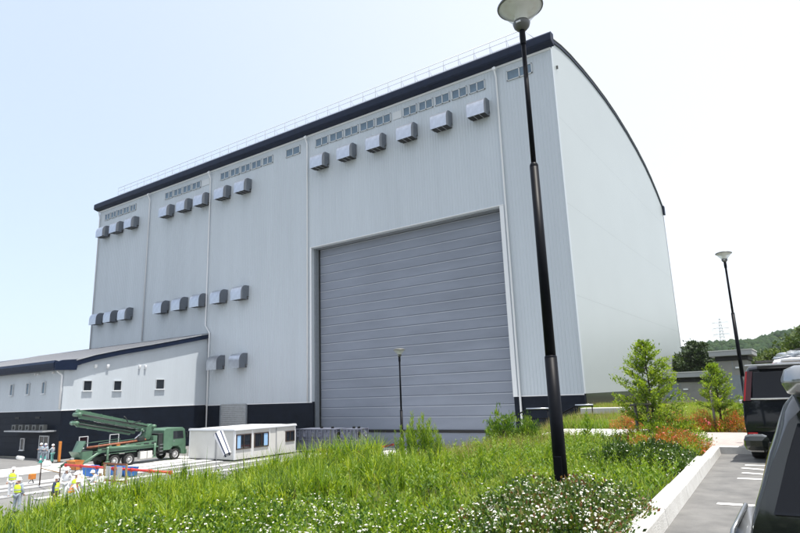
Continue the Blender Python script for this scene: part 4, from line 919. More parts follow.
# ------------------------------------------------------------ people
def skin_mesh(verts, edges, rads, root=0, sub=1):
    me = bpy.data.meshes.new('tmp'); me.from_pydata(verts, edges, []); o = bpy.data.objects.new('tmp', me); col.objects.link(o)
    md = o.modifiers.new('s', 'SKIN'); 
    for i, r in enumerate(rads):
        d = me.skin_vertices[0].data[i]; d.radius = (r if hasattr(r, '__len__') else (r, r)); d.use_root = (i == root)
    md.use_smooth_shade = True
    if sub: sm = o.modifiers.new('ss', 'SUBSURF'); sm.levels = sub; sm.render_levels = sub
    dg = bpy.context.evaluated_depsgraph_get(); dg.update(); out = bpy.data.meshes.new_from_object(o.evaluated_get(dg)); bpy.data.objects.remove(o); return out
def mesh_to(mb, me, smooth=True): mb.add([v.co[:] for v in me.vertices], [tuple(p.vertices) for p in me.polygons], smooth)
POSES = {}
def pose_def(name):
    # front is -y; returns joints
    j = dict(pel=(0, 0, .93), wa=(0, .0, 1.08), ch=(0, .0, 1.30), nk=(0, .0, 1.46), hd=(0, -.015, 1.60), top=(0, 0, 1.70))
    hip = .10; j.update(hl=(hip, 0, .88), hr=(-hip, 0, .88), kl=(hip+.02, -.02, .50), kr=(-hip-.02, -.02, .50), al=(hip+.04, .03, .09), ar=(-hip-.04, .03, .09), tl=(hip+.06, -.13, .04), tr=(-hip-.06, -.13, .04))
    j.update(sl=(.19, 0, 1.41), sr=(-.19, 0, 1.41))
    if name == 'down': j.update(el=(.25, .03, 1.14), er=(-.25, .03, 1.14), wl=(.26, -.05, .90), wr=(-.26, -.05, .90))
    if name == 'crossed': j.update(el=(.25, -.06, 1.15), er=(-.25, -.06, 1.15), wl=(-.05, -.22, 1.17), wr=(.05, -.19, 1.22))
    if name == 'point': j.update(el=(.27, -.12, 1.22), er=(-.25, .03, 1.14), wl=(.24, -.36, 1.20), wr=(-.24, -.10, .93))
    if name == 'walk': j.update(el=(.25, .10, 1.15), er=(-.25, -.04, 1.15), wl=(.25, .06, .92), wr=(-.25, -.2, .98), kl=(.12, -.17, .52), al=(.12, -.20, .10), tl=(.12, -.36, .05), kr=(-.12, .03, .49), ar=(-.12, .24, .13), tr=(-.13, .10, .05))
    if name == 'stoop': j.update(wa=(0, -.05, 1.07), ch=(0, -.17, 1.26), nk=(0, -.27, 1.38), hd=(0, -.36, 1.48), top=(0, -.38, 1.58), sl=(.19, -.22, 1.34), sr=(-.19, -.22, 1.34), el=(.24, -.32, 1.09), er=(-.24, -.32, 1.09), wl=(.14, -.46, .95), wr=(-.14, -.46, .93))
    return j
def build_pose(name):
    j = pose_def(name)
    ks = ['pel', 'wa', 'ch', 'nk', 'hd', 'top', 'hl', 'kl', 'al', 'tl', 'hr', 'kr', 'ar', 'tr', 'sl', 'el', 'wl', 'sr', 'er', 'wr']
    ix = {k: i for i, k in enumerate(ks)}; V = [j[k] for k in ks]
    E = [('pel', 'wa'), ('wa', 'ch'), ('ch', 'nk'), ('nk', 'hd'), ('hd', 'top'), ('pel', 'hl'), ('hl', 'kl'), ('kl', 'al'), ('al', 'tl'), ('pel', 'hr'), ('hr', 'kr'), ('kr', 'ar'), ('ar', 'tr'), ('ch', 'sl'), ('sl', 'el'), ('el', 'wl'), ('ch', 'sr'), ('sr', 'er'), ('er', 'wr')]
    rad = dict(pel=(.15, .11), wa=(.13, .10), ch=(.16, .11), nk=(.055, .055), hd=(.075, .095), top=(.06, .075), hl=.085, kl=.06, al=.042, tl=.035, hr=.085, kr=.06, ar=.042, tr=.035, sl=.065, el=.042, wl=.028, sr=.065, er=.042, wr=.028)
    body = skin_mesh(V, [(ix[a], ix[b]) for a, b in E], [rad[k] for k in ks])
    m = MB(); mesh_to(m, body)
    H = Vector(j['hd']); m.add([H+Vector(p) for p in ((-.014, -.085, -.01), (.014, -.085, -.01), (0, -.088, .035), (0, -.125, -.012))], [(0, 1, 3), (1, 2, 3), (2, 0, 3)], True)
    for s in (-1, 1): m.lathe([(.001, -.008), (.02, -.006), (.026, .0), (.018, .008), (.001, .01)], 8, H+Vector((s*.082, .01, .0)), axis='x')
    for s, e, w in ((1, 'el', 'wl'), (-1, 'er', 'wr')):      # hands: palm and five bent fingers
        W_ = Vector(j[w]); d = (W_-Vector(j[e])).normalized(); sd_ = d.cross(Vector((0, 1, 0)) if abs(d.y) < .8 else Vector((0, 0, 1))).normalized(); nn = d.cross(sd_)
        m.tube([W_, W_+d*.04, W_+d*.09], [.026, .036, .034], 8)
        for k, (o_, l_) in enumerate(((-.028, .062), (-.01, .075), (.009, .07), (.027, .055))):
            a = W_+d*.08+sd_*o_; m.tube([a, a+d*l_*.5+nn*.006, a+d*l_*.85+nn*.028], [.010, .009, .007], 6)
        a = W_+d*.03+sd_*.03; m.tube([a, a+sd_*.025+d*.025, a+sd_*.03+d*.055+nn*.01], [.012, .011, .008], 6)
    P = {'body': m}
    m = MB(); # mouth and eyes
    for s in (-1, 1): m.lathe([(.001, -.006), (.011, 0), (.001, .006)], 6, H+Vector((s*.032, -.088, .012)), axis='y')
    m.box(H.x-.024, H.x+.024, H.y-.094, H.y-.086, H.z-.05, H.z-.043); P['eyes'] = m
    up_ = {'pel': (.175, .13), 'wa': (.17, .13), 'ch': (.195, .14), 'sl': .085, 'el': .064, 'wl': .05, 'sr': .085, 'er': .064, 'wr': .05}
    ks2 = list(up_); nkk = Vector(j['nk']); V2 = [j[k] for k in ks2]; i2 = {k: i for i, k in enumerate(ks2)}
    V2.append(tuple(nkk.lerp(Vector(j['ch']), .25))); 
    jk = skin_mesh(V2, [(i2[a], i2[b]) for a, b in (('pel', 'wa'), ('wa', 'ch'), ('ch', 'sl'), ('sl', 'el'), ('el', 'wl'), ('ch', 'sr'), ('sr', 'er'), ('er', 'wr'))]+[(i2['ch'], len(ks2))], [up_[k] for k in ks2]+[(.08, .075)])
    m = MB(); mesh_to(m, jk); P['jacket'] = m
    lo = {'pel': (.165, .13), 'hl': .11, 'kl': .085, 'al': .075, 'hr': .11, 'kr': .085, 'ar': .075}; ks3 = list(lo); i3 = {k: i for i, k in enumerate(ks3)}
    tr = skin_mesh([j[k] for k in ks3], [(i3[a], i3[b]) for a, b in (('pel', 'hl'), ('hl', 'kl'), ('kl', 'al'), ('pel', 'hr'), ('hr', 'kr'), ('kr', 'ar'))], [lo[k] for k in ks3])
    m = MB(); mesh_to(m, tr); P['trousers'] = m
    for s in ('l', 'r'):
        a = Vector(j['a'+s]); t_ = Vector(j['t'+s]); m = MB(); m.tube([a+Vector((0, .05, -.04)), a+Vector((0, 0, -.03)), (a+t_)/2+Vector((0, 0, -.02)), t_, t_+(t_-a).normalized()*.07], [.045, .06, .052, .045, .025], 10); P['boot_'+s] = m
    T = Vector(j['hd'])+Vector((0, .01, .03)); m = MB(); m.lathe([(.13, .0), (.125, .03), (.115, .08), (.085, .125), (.04, .148), (.001, .152)], 20, T); m.lathe([(.118, -.005), (.145, -.008), (.147, .004), (.12, .012)], 20, T+Vector((0, -.012, 0))); P['helmet'] = m
    C = Vector(j['ch']); Wt = Vector(j['pel']).lerp(C, .25); v = []
    m = MB(); ring = lambda c, rx, ry: [(c.x+rx*math.cos(2*PI*k/20), c.y+ry*math.sin(2*PI*k/20), c.z) for k in range(20)]
    vs, fs = loft([ring(Wt, .198, .158), ring(Wt.lerp(C, .5), .205, .165), ring(C+Vector((0, 0, .02)), .205, .170), ring(C+Vector((0, 0, .11)), .15, .13)], False); m.add(vs, fs, True); P['vest'] = m
    m = MB(); z0 = Wt.lerp(C, .4)
    vs, fs = loft([ring(z0, .210, .170), ring(z0+Vector((0, 0, .05)), .211, .171)], False); m.add(vs, fs, True); P['vest_band'] = m
    return P
_pm = {}
def person(pose, x, y, rz, label, jacket, trousers, helmet='helmet_white', vest=None, s=1.0, z=0.0, group=None):
    if pose not in _pm: _pm[pose] = (build_pose(pose), {})
    P, cache = _pm[pose]; t = thing('person', label, 'person', (x, y, z), rz, group); t.scale = (s, s, s)
    def part(nm, key, mt, parent=t):
        k = (key, mt)
        if k in cache: o = bpy.data.objects.new(nm, cache[k]); link(o, parent)
        else: o = P[key].build(nm, mt, parent); cache[k] = o.data
        return o
    b = part('body', 'body', 'skin'); part('face_features', 'eyes', 'eye_dark', b)
    part('jacket', 'jacket', jacket); part('trousers', 'trousers', trousers); part('boot', 'boot_l', 'cloth_dark'); part('boot', 'boot_r', 'cloth_dark'); part('helmet', 'helmet', helmet)
    if vest: v = part('safety_vest', 'vest', vest); part('reflective_band', 'vest_band', 'sheet_white', v)
    return t
G1 = 'workers standing by the annex entrance'
person('crossed', -65.0, 30.45, .3, 'left worker of the pair by the annex entrance, arms folded, white helmet', 'cloth_grey', 'cloth_grey', group=G1)
person('crossed', -63.9, 30.35, .9, 'right worker of the pair by the annex entrance, arms folded', 'cloth_grey', 'cloth_grey', group=G1)
person('stoop', -64.6, 30.9, .5, 'worker in a blue helmet half hidden behind the pair at the entrance', 'cloth_navy', 'cloth_grey', 'helmet_blue', group=G1)
person('point', -61.7, 30.0, -.9, 'worker in pale jacket and teal trousers beside the orange post', 'cloth_grey', 'cloth_teal', group=G1)
G2 = 'workers gathered on the pale slab'
person('down', -41.3, 17.85, .8, 'leftmost worker in white overalls and yellow safety vest', 'cloth_white', 'cloth_white', vest='vest_yellow', group=G2)
person('point', -34.9, 15.4, -2.6, 'worker seen from behind in yellow vest and grey trousers near the left edge', 'cloth_grey', 'cloth_grey', vest='vest_yellow', group=G2)
person('down', -33.5, 16.6, 2.3, 'worker in navy jacket and yellow vest, left of the central group', 'cloth_navy', 'cloth_dark', vest='vest_yellow', group=G2)
person('walk', -36.9, 18.85, .6, 'worker in white overalls behind the central group', 'cloth_white', 'cloth_white', group=G2)
person('stoop', -32.0, 16.6, 2.4, 'worker with an orange safety vest seen from behind', 'cloth_white', 'cloth_grey', vest='vest_orange', group=G2)
person('down', -34.0, 17.9, -2.2, 'worker in white with a yellow vest right of the orange vest', 'cloth_white', 'cloth_white', vest='vest_yellow', group=G2)
person('stoop', -35.3, 18.9, -1.5, 'stooping worker in white reaching toward the group', 'cloth_white', 'cloth_white', group=G2)
person('crossed', -33.4, 18.9, .5, 'worker in white with arms folded, right end of the gathered workers', 'cloth_white', 'cloth_white', vest=None, group=G2)
person('stoop', -34.9, 19.7, -.6, 'stooping worker in white just behind the rightmost one', 'cloth_white', 'cloth_white', group=G2)

# ------------------------------------------------------------ pylon and wires
py = thing('power_pylon', 'distant pale lattice power pylon above the wooded hill', 'pylon', (-69.5, 682, 30))
m = MB(); Hh = 41
def leg_at(z): w = np.interp(z, [0, 20, 41], [5, 1.9, .5]); return w
zs_ = [0, 5, 9.5, 13.5, 17, 20, 23, 26, 29, 32, 35, 38, 41]
for a, b in zip(zs_[:-1], zs_[1:]):
    wa, wb = leg_at(a), leg_at(b)
    C4 = [(-1, -1), (1, -1), (1, 1), (-1, 1)]
    for i in range(4):
        c0, c1 = C4[i], C4[(i+1) % 4]
        m.tube([(c0[0]*wa, c0[1]*wa, a), (c0[0]*wb, c0[1]*wb, b)], .16, 4); m.tube([(c0[0]*wa, c0[1]*wa, a), (c1[0]*wb, c1[1]*wb, b)], .10, 4); m.tube([(c1[0]*wa, c1[1]*wa, a), (c0[0]*wb, c0[1]*wb, b)], .10, 4)
m.build('lattice_tower', 'pylon_steel', py)
for z in (24, 30, 36):
    m = MB(); 
    for s in (-1, 1): m.tube([(0, 0, z+1.2), (s*7.5, 0, z)], .14, 4); m.tube([(0, 0, z-.4), (s*7.5, 0, z)], .14, 4); m.tube([(s*7.3, 0, z), (s*7.3, 0, z-2)], .12, 4)
    m.build('cross_arm', 'pylon_steel', py)
wr = thing('power_lines', 'thin power lines crossing the pale sky behind the hall', 'power lines', (-69.5, 682, 30))
for z in (24, 30, 36):
    for s in (-1, 1):
        for dx, dz_ in ((-900, 40), (420, 28)):
            m = MB(); pts = []
            for i in range(25): u = i/24; pts.append((s*7.3+dx*u, -60*u, z-2+dz_*u-28*4*u*(1-u)*.45)); 
            m.tube(pts, .07, 4, smooth=False); m.build('wire', 'wire', wr)

# ------------------------------------------------------------ vegetation
def scatter(n, x0, x1, y0, y1, keep=None):
    P = np.stack([rng.uniform(x0, x1, n), rng.uniform(y0, y1, n)], 1)
    if keep is not None: P = P[keep(P[:, 0], P[:, 1])]
    return P
def on_land(P, dz=0): return np.column_stack([P, land(P[:, 0], P[:, 1])+dz])
def patch(x, y, f=1.0, s=0): return .5+.5*np.sin(x*1.7*f+s+np.sin(y*1.1*f+s*2)*1.5)*np.cos(y*1.3*f-s+np.sin(x*.8*f)*1.2)
inbed = lambda x, y: (x < kerb_x(y)-.33) & (~((x > -7.5) & (x < -4.5) & (y > 17.8) & (y < 21))) & (~((x > -5.3) & (y > 17.1) & (y < 20.5))) & (~((y > 15.0) & (y < 17.4) & (x > -3.4)))
def grass(name, P, H, W, lean, m, label, seg=3, tint=None):
    az = rng.uniform(0, 2*PI, len(P)); V, Q, T3, t = blades(on_land(P, -.02), H, W, lean, az, tint, seg)
    o = npmesh(name, V, [Q, T3], m, None, t); tag(o, label, 'grass', kind='stuff'); return o
# long lush grass along the crest at the left
def lush_d(x, y): return np.exp(-((x-(crest_x(y)+.7))/1.25)**2)*np.clip((10.8-y)/1.2, 0, 1)
def tufts(C, per, hmin, hmax, spread, wid, leanr):
    n = len(C); k = per; hc = rng.uniform(hmin, hmax, n)*(.6+.6*patch(C[:, 0], C[:, 1], 1.3, 1))*np.clip(.50+C[:, 1]/14, .5, 1)*rng.choice([1, 1, 1, 1.35], n)
    a = rng.uniform(0, 2*PI, n*k); rr = np.abs(rng.normal(0, spread, n*k)); P = np.repeat(C, k, 0)+np.column_stack([np.cos(a), np.sin(a)])*rr[:, None]
    H = np.repeat(hc, k)*rng.uniform(.55, 1.1, n*k); lean = np.clip(.15+rr/spread*.35+rng.normal(0, .2, n*k), .05, leanr); tint = np.clip(np.repeat(rng.normal(.5, .25, n), k)+rng.normal(0, .18, n*k), 0, 1)
    return P, H, rng.uniform(wid*.6, wid*1.2, n*k), lean, a+rng.normal(0, .5, n*k), tint
def tuft_grass(name, C, per, hmin, hmax, spread, wid, leanr, m, label, seg=4):
    P, H, W, lean, a, tint = tufts(C, per, hmin, hmax, spread, wid, leanr)
    V, Q, T3, t = blades(on_land(P, -.02), H, W, lean, a, tint, seg); o = npmesh(name, V, [Q, T3], m, None, t); return tag(o, label, 'grass', kind='stuff')
C = scatter(7500, -11, -5.0, 1.2, 11, lambda x, y: rng.random(len(x)) < lush_d(x, y)*(.3+.7*patch(x, y, 1.6)))
tuft_grass('long_grass', C, 24, .30, .58, .07, .018, 1.3, 'grass_lush', 'long bright green grass arching in tufts along the crest of the bank')
C = scatter(2600, -8.5, -1.8, 2, 17, lambda x, y: inbed(x, y) & (x > crest_x(y)-.3) & (rng.random(len(x)) < patch(x, y, 1.9, 3)**2))
tuft_grass('meadow_tufts', C, 16, .16, .42, .05, .010, 1.0, 'grass_lush', 'taller grass tufts scattered through the meadow', 3)
P = scatter(3000, -9.7, -7.6, 8.8, 11.3); P = P[(((P[:, 0]+8.75)/.95)**2+((P[:, 1]-10.2)/1.1)**2) < 1]; n = len(P)
grass('tall_grass_clump', P, rng.uniform(.5, .98, n), rng.uniform(.014, .024, n), rng.uniform(.2, .9, n), 'grass_lush', 'tall clump of reed-like grass before the steel forms', 4)
# short meadow
def mead(x, y): return inbed(x, y) & (x > crest_x(y)-1.8)
P = scatter(105000, -9.5, -1.5, 1.0, 20.5, lambda x, y: mead(x, y) & (rng.random(len(x)) < .35+.65*patch(x, y, 1.1, .5)) & (rng.random(len(x)) < np.clip(1.25-y/24, .4, 1)))
n = len(P); hh = rng.uniform(.10, .26, n)*(.6+.8*patch(P[:, 0], P[:, 1], .9, 2))
grass('meadow_grass', P, hh, rng.uniform(.005, .010, n)*(1+P[:, 1]/14), rng.uniform(.15, .9, n), 'grass_lush', 'short yellow green meadow grass covering the bed', 3, np.clip(.35+.5*patch(P[:, 0], P[:, 1], .6, 3)+rng.normal(0, .2, n), 0, 1))
P = scatter(60000, -9.5, -2, 2.5, 20, lambda x, y: mead(x, y) & (rng.random(len(x)) < .75*np.exp(-((x-crest_x(y)-.5)/.9)**2)*np.clip((y-8.5)/2, 0, 1) + .06*patch(x, y, 1.5, 4)))
n = len(P); grass('seed_grass', P, rng.uniform(.2, .5, n), rng.uniform(.004, .009, n), rng.uniform(.05, .5, n), 'grass_dry', 'dry tan seed heads of grass along the top of the bank', 3)
# slope down to the yard, and the rough ground towards the hall
P = scatter(60000, -20, -7, -6, 30, lambda x, y: (x < crest_x(y)-1.2) & (x > crest_x(y)-6.8)); n = len(P)
grass('bank_grass', P, rng.uniform(.2, .5, n), rng.uniform(.012, .03, n), rng.uniform(.2, 1, n), 'grass_lush', 'rough grass on the slope falling to the yard', 3)
P = scatter(110000, -14.5, -1.7, 20.6, 46, lambda x, y: inbed(x, y) & (x > crest_x(y)-.6) & ~((x > -14.5) & (x < -8.4) & (y > 28.3) & (y < 31.2)) & ~((x > -9.6) & (y > 44))); n = len(P)
grass('field_grass', P, rng.uniform(.15, .45, n)*(.6+.8*patch(P[:, 0], P[:, 1], .5, 1)), rng.uniform(.015, .03, n), rng.uniform(.15, .9, n), 'grass_lush', 'rough green grass between the paved path and the hall', 2, np.clip(.5*patch(P[:, 0], P[:, 1], .4, 3)+rng.uniform(0, .6, n), 0, 1))
P = scatter(30000, -13, -1.7, 21, 44, lambda x, y: inbed(x, y) & (rng.random(len(x)) < patch(x, y, .6, 5)**2) & ~((x > -13.5) & (x < -8.4) & (y > 28.3) & (y < 31.2))); n = len(P)
grass('field_seed_grass', P, rng.uniform(.3, .65, n), rng.uniform(.01, .02, n), rng.uniform(.05, .5, n), 'grass_dry', 'tan seeding grass between the paved path and the hall', 2)

def stem_leaves(base, h, nleaf, L, W, spread=.9, lean=(0, 0), upd=.5, start=.1):
    """leaves spiralling up a stem; returns V,F,T plus the stem path"""
    n = nleaf; u = np.linspace(start, 1, n); a = np.arange(n)*2.4+rng.random()*6
    P = np.column_stack([base[0]+lean[0]*u*h, base[1]+lean[1]*u*h, base[2]+u*h])
    D = np.column_stack([np.cos(a)*spread, np.sin(a)*spread, upd+u*.9*upd])
    Ls = L*(1.05-.65*u)*rng.uniform(.8, 1.2, n)
    return leaves(P, D, Ls, Ls*W, tmpl=0, tint=np.clip(.25+.6*u+rng.normal(0, .15, n), 0, 1))  # tint runs darker towards the foot of the stem
# low broad-leaved weeds all through the meadow: beyond counting
P = scatter(8000, -9, -1.7, 2.2, 20, lambda x, y: mead(x, y) & (rng.random(len(x)) < .25+.75*patch(x, y, 1.4, 6)**1.5)); Z = on_land(P)
parts = [stem_leaves(Z[i], rng.uniform(.12, .42), int(rng.integers(9, 16)), rng.uniform(.07, .12), rng.uniform(.3, .45), .9, rng.normal(0, .15, 2)) for i in range(min(len(P), 3600))]
V, F, T = cat_leaves(parts); o = npmesh('meadow_weeds', V, [F], 'weed_leaf', None, T); tag(o, 'low broad leaved weeds mixed through the meadow grass', 'weeds', kind='stuff')
print('weeds', len(F))
# tall leafy weeds standing singly against the hall
def tall_weed(kind):
    if kind == 0:
        pr = [stem_leaves((dx, dy, 0), hh, 62, .19, .17, .85, (lx, ly), .75, .05) for dx, dy, hh, lx, ly in ((0, 0, 1, .04, .02), (.05, .03, .86, .1, .06), (-.05, .02, .74, -.12, .05), (.0, -.05, .9, .02, -.1))]
    else: pr = [stem_leaves((0, 0, 0), 1.0, 34, .26, .3, .75, (.03, .02), .85, .04), stem_leaves((.02, 0, 0), .8, 26, .2, .28, .8, (.12, -.08), .8, .1)]
    V, F, T = cat_leaves(pr)
    o = thing('tall_weed', 'x', 'weed')
    npmesh('leaves', V, [F], 'weed_leaf', o, T); m = MB(); m.tube([(0, 0, -.05), (.02, .01, .5), (.03, .02, .97)], [.008, .006, .003], 5); m.build('stem', 'weed_leaf', o); return o
tw = [tall_weed(0), tall_weed(1)]; used_t = set()
def put_tall(k, x, y, h, label, group=None):
    o = tw[k] if k not in used_t else copy_tree(tw[k]); used_t.add(k)
    o.location = (x, y, float(land(x, y))-.03); o.scale = (h, h, h)*1 if False else (h, h, h); o.rotation_euler = (rng.normal(0, .05), rng.normal(0, .05), rng.random()*6.3); o['label'] = label
    if group: o['group'] = group
    elif 'group' in o: del o['group']
ORD = ['leftmost', 'second', 'third', 'fourth', 'fifth', 'sixth', 'seventh', 'eighth', 'ninth', 'tenth', 'eleventh', 'twelfth']
g = 'tall goldenrod weeds at the foot of the middle lamp post'
for i, (x, y, h) in enumerate(((-8.05, 11.6, .62), (-7.88, 11.4, .85), (-7.78, 11.7, .92), (-7.62, 11.5, .8), (-7.5, 11.35, 1.12), (-7.38, 11.7, .95), (-7.28, 11.5, 1.08), (-7.15, 11.35, 1.02), (-7.02, 11.6, .8), (-6.9, 11.4, .72))):
    put_tall(0, x, y, h, f'{ORD[i]} tall narrow leaved weed from the left, in the row against the shutter door', g)
PL = ['left of the tall lamp post, knee high', 'nearer the bottom flowers, left of the lamp post', 'between lamp post and tall weeds', 'at the crest below the row of tall weeds', 'at the crest right of the tall grass clump', 'closest on the left of the tall lamp post', 'close against the left side of the flowering shrub', 'mid bed below the dark weed shrub', 'far part, left of the tall lamp post', 'left middle, below the tall grass clump', 'before the dark weed shrub', 'in the bottom flowers, right', 'in the bottom flowers, left', 'left of the tall weed row', 'right behind the tall lamp post foot', 'between lamp post and young tree']
g = 'single leafy weeds rising above the meadow'
for i_, (x, y, h) in enumerate(((-5.2, 7.2, .62), (-4.4, 6.2, .55), (-4.3, 8.4, .6), (-6.5, 9.5, .65), (-6.2, 8.0, .6), (-3.6, 7.7, .5), (-3.3, 6.3, .45), (-5.0, 9.7, .6), (-4.0, 10.4, .55), (-5.9, 6.4, .5), (-4.6, 12.2, .6), (-3.7, 5.0, .5), (-5.6, 4.6, .5), (-7.2, 10.9, .7), (-3.5, 9.2, .5), (-3.0, 10.1, .55))):
    put_tall(1, x, y, h, f'single upright leafy weed in the meadow, {PL[i_]}', g)
put_tall(1, -5.5, 17.3, .9, 'single leafy weed in front of the pale path')

def cloud(nc, per, R3, L, W, shell=.55, low=.0, up_=.5, tmpl=1, clump=.11):
    """leaf clumps inside an uneven dome"""
    d = norm(rng.normal(size=(nc, 3))); d[:, 2] = np.abs(d[:, 2])*(1-low)-low*.3
    r = shell+(1-shell)*rng.random(nc)**.6
    lump = 1+.18*np.sin(d[:, 0]*5+1)*np.cos(d[:, 1]*6)+.12*np.sin(d[:, 2]*9+d[:, 0]*4)
    C = d*(r*lump)[:, None]*np.array(R3)
    Pn = np.repeat(C, per, 0)+rng.normal(0, clump, (nc*per, 3))*np.array([1, 1, .7]); dd = np.repeat(norm(C+np.array([0, 0, .1])), per, 0)
    D = norm(dd+rng.normal(0, .65, (nc*per, 3))+np.array([0, 0, up_])); Ls = L*rng.uniform(.6, 1.25, nc*per)
    ct = np.repeat(rng.normal(.5, .22, nc), per)
    return leaves(Pn, D, Ls, Ls*W, tmpl=tmpl, tint=np.clip(ct+rng.normal(0, .18, nc*per), 0, 1)), C
def flowers(C, R3, n, size, spread=.04):
    idx = rng.integers(0, len(C), n); P = C[idx]*1.08+rng.normal(0, spread, (n, 3)); P = P[P[:, 2] > R3[2]*.12]; n = len(P)
    k = 9; a = np.tile(np.arange(k)*2*PI/k, n)+np.repeat(rng.random(n)*6, k); nd = norm(P/np.array(R3)**2+np.array([0, 0, .8/R3[2]]))
    t1 = norm(np.cross(nd, np.array([.3, .9, .1]))); t2 = np.cross(nd, t1)
    D = np.repeat(t1, k, 0)*np.cos(a)[:, None]+np.repeat(t2, k, 0)*np.sin(a)[:, None]+np.repeat(nd, k, 0)*rng.uniform(.1, 1.3, (n*k, 1))
    s = np.repeat(rng.uniform(.7, 1.3, n), k)*size
    return leaves(np.repeat(P, k, 0), D, s, s*.8, np.repeat(nd, k, 0), 1)
def twigs(R3, n=14, r=.006):
    m = MB()
    for i in range(n):
        a = rng.random()*6.28; q = rng.uniform(.3, .9); m.tube([(0, 0, -.05), (math.cos(a)*R3[0]*q*.35, math.sin(a)*R3[1]*q*.35, R3[2]*.35), (math.cos(a)*R3[0]*q*.6, math.sin(a)*R3[1]*q*.6, R3[2]*.62)], [r*1.5, r, r*.5], 4, False)
    return m
def bush_proto(name, label, R3, nc, per, L, W, leafm, nf, petal, fs, stemm='bark', tmpl=1, low=.1):
    o = thing(name, label, 'shrub'); (V, F, T), C = cloud(nc, per, R3, L, W, .45, low, tmpl=tmpl, clump=.05)
    npmesh('foliage', V, [F], leafm, o, T)
    if nf: V, F, T = flowers(C, R3, nf, fs); npmesh('flowers', V, [F], petal, o, T)['kind'] = 'stuff'
    twigs(R3).build('twigs', stemm, o); return o
def put(o, first, x, y, s, rz, label, group=None, z=None):
    c = o if first else copy_tree(o); c.location = (x, y, (float(land(x, y)) if z is None else z)-.02); c.scale = (s[0], s[1], s[2]) if hasattr(s, '__len__') else (s, s, s); c.rotation_euler = (0, 0, rz); c['label'] = label
    if group: c['group'] = group
    elif 'group' in c: del c['group']
    return c
# white flowering shrubs: each mound is one plant with several lobes
def mound(name, label, cat, lobes, R3, nc, per, L, W, leafm, nf, fs, kind=None, clump=.05):
    LV, FV = [], []
    x0, y0 = np.mean([l[0] for l in lobes]), np.mean([l[1] for l in lobes])
    for x, y, s in lobes:
        (V, F, T), C = cloud(nc, per, np.array(R3)*s, L, W, .45, .03, tmpl=1, clump=clump); off = np.array([x-x0, y-y0, float(land(x, y))-3.86-.03]); LV.append((V+off, F, T))
        V, F, T = flowers(C, np.array(R3)*s, int(nf*rng.uniform(.5, 1.3)), fs); FV.append((V+off, F, T))
    o = thing(name, label, cat, (x0, y0, 3.86)) if kind is None else None
    V, F, T = cat_leaves(LV); a = npmesh('foliage' if o else name, V, [F], leafm, o, T); V, F, T = cat_leaves(FV); b = npmesh('flowers' if o else 'small_white_flowers', V, [F], 'petal', o, T); b['kind'] = 'stuff'
    if kind:
        for q, l in ((a, label), (b, 'small white flowers dotted over the plants at the bottom of the photo')): q.location = (x0, y0, 3.86); tag(q, l, cat if q is a else 'flowers', kind='stuff')
    return o
mound('flowering_shrub', 'large dark shrub full of white flowers at the foot of the tallest lamp post', 'shrub', [(-2.75, 6.5, .92), (-2.3, 6.9, .9), (-2.2, 6.2, .95), (-2.6, 5.7, .9), (-2.0, 5.5, .85), (-2.3, 5.0, .82), (-3.0, 6.1, .6), (-2.0, 6.9, .62)], (.62, .62, .52), 330, 17, .045, .55, 'abelia_leaf', 760, .0155)
mound('flowering_shrub', 'dark shrub with scattered white flowers between the kerb and the young tree', 'shrub', [(-3.0, 11.3, .95), (-2.6, 11.9, .95), (-3.3, 12.1, .9), (-2.35, 11.3, .7), (-2.9, 12.9, .8), (-2.45, 12.8, .65)], (.62, .62, .42), 220, 15, .065, .5, 'shrub_leaf', 190, .018)
mound('flowering_plants', 'low dark green plants with white flowers along the bottom of the photo', 'plants', [(x, y, .8+.25*rng.random()) for x, y in [(-5.75, 3.7), (-5.3, 3.2), (-4.7, 3.1), (-5.35, 4.2), (-4.75, 3.9), (-4.2, 3.5), (-4.9, 4.7), (-4.3, 4.3), (-3.75, 3.9), (-4.5, 5.2), (-3.85, 4.8), (-4.0, 5.6), (-3.4, 5.3), (-5.6, 5.0), (-5.0, 5.5), (-3.5, 3.2), (-4.4, 2.6), (-3.8, 2.6)]], (.55, .55, .30), 210, 17, .042, .6, 'weed_leaf', 360, .0175, 'stuff', .06)
# azaleas with reddish tips
az = bush_proto('azalea', 'x', (.6, .5, .42), 210, 18, .045, .45, 'azalea_leaf', 26, 'petal_pink', .03)
g = 'azaleas in the hedge beyond the paved path'; f1_ = True
for i in range(9):
    put(az, f1_, -5.3+i*.78, 21.1+.15*math.sin(i*2), (1.0, 1.0, 1.4), i*1.1, f'{ORD[i]} azalea from the left in the red tinged hedge beyond the paved path', g); f1_ = False
g = 'orange leaved azaleas before the path'
for i, (x, y, s) in enumerate(((-4.15, 16.6, .9), (-3.75, 15.9, 1.0), (-3.3, 14.4, .9), (-3.0, 15.0, 1.25), (-2.55, 14.4, 1.15), (-2.45, 14.95, .9))):
    put(az, False, x, y, (s*.85, s*.85, s*.9), i*1.7+.4, f'{ORD[i]} orange leaved azalea in the clump at the foot of the young tree', g)
gsh = bush_proto('green_shrub', 'x', (.55, .55, .75), 170, 16, .07, .38, 'young_leaf', 0, None, 0)
put(gsh, True, -3.35, 15.6, (1.0, 1, .95), .3, 'bright green shrub under the young tree')
put(gsh, False, -2.85, 16.4, (1.0, 1.0, .9), 1.3, 'bright green shrub between the two young trees')
put(gsh, False, -1.9, 22.2, (1.1, .9, 1.2), 2.3, 'loose green shrub right of the second young tree')
wil = bush_proto('willow_shrub', 'x', (.5, .5, 1.05), 210, 14, .12, .2, 'weed_leaf', 0, None, 0)
put(wil, True, -7.35, 15.6, (.95, .95, 1.0), 0, 'bushy dark green weed shrub in front of the door edge')
put(wil, False, -6.65, 15.8, (.7, .7, .78), 1.5, 'smaller dark green weed shrub right of the bushy one')

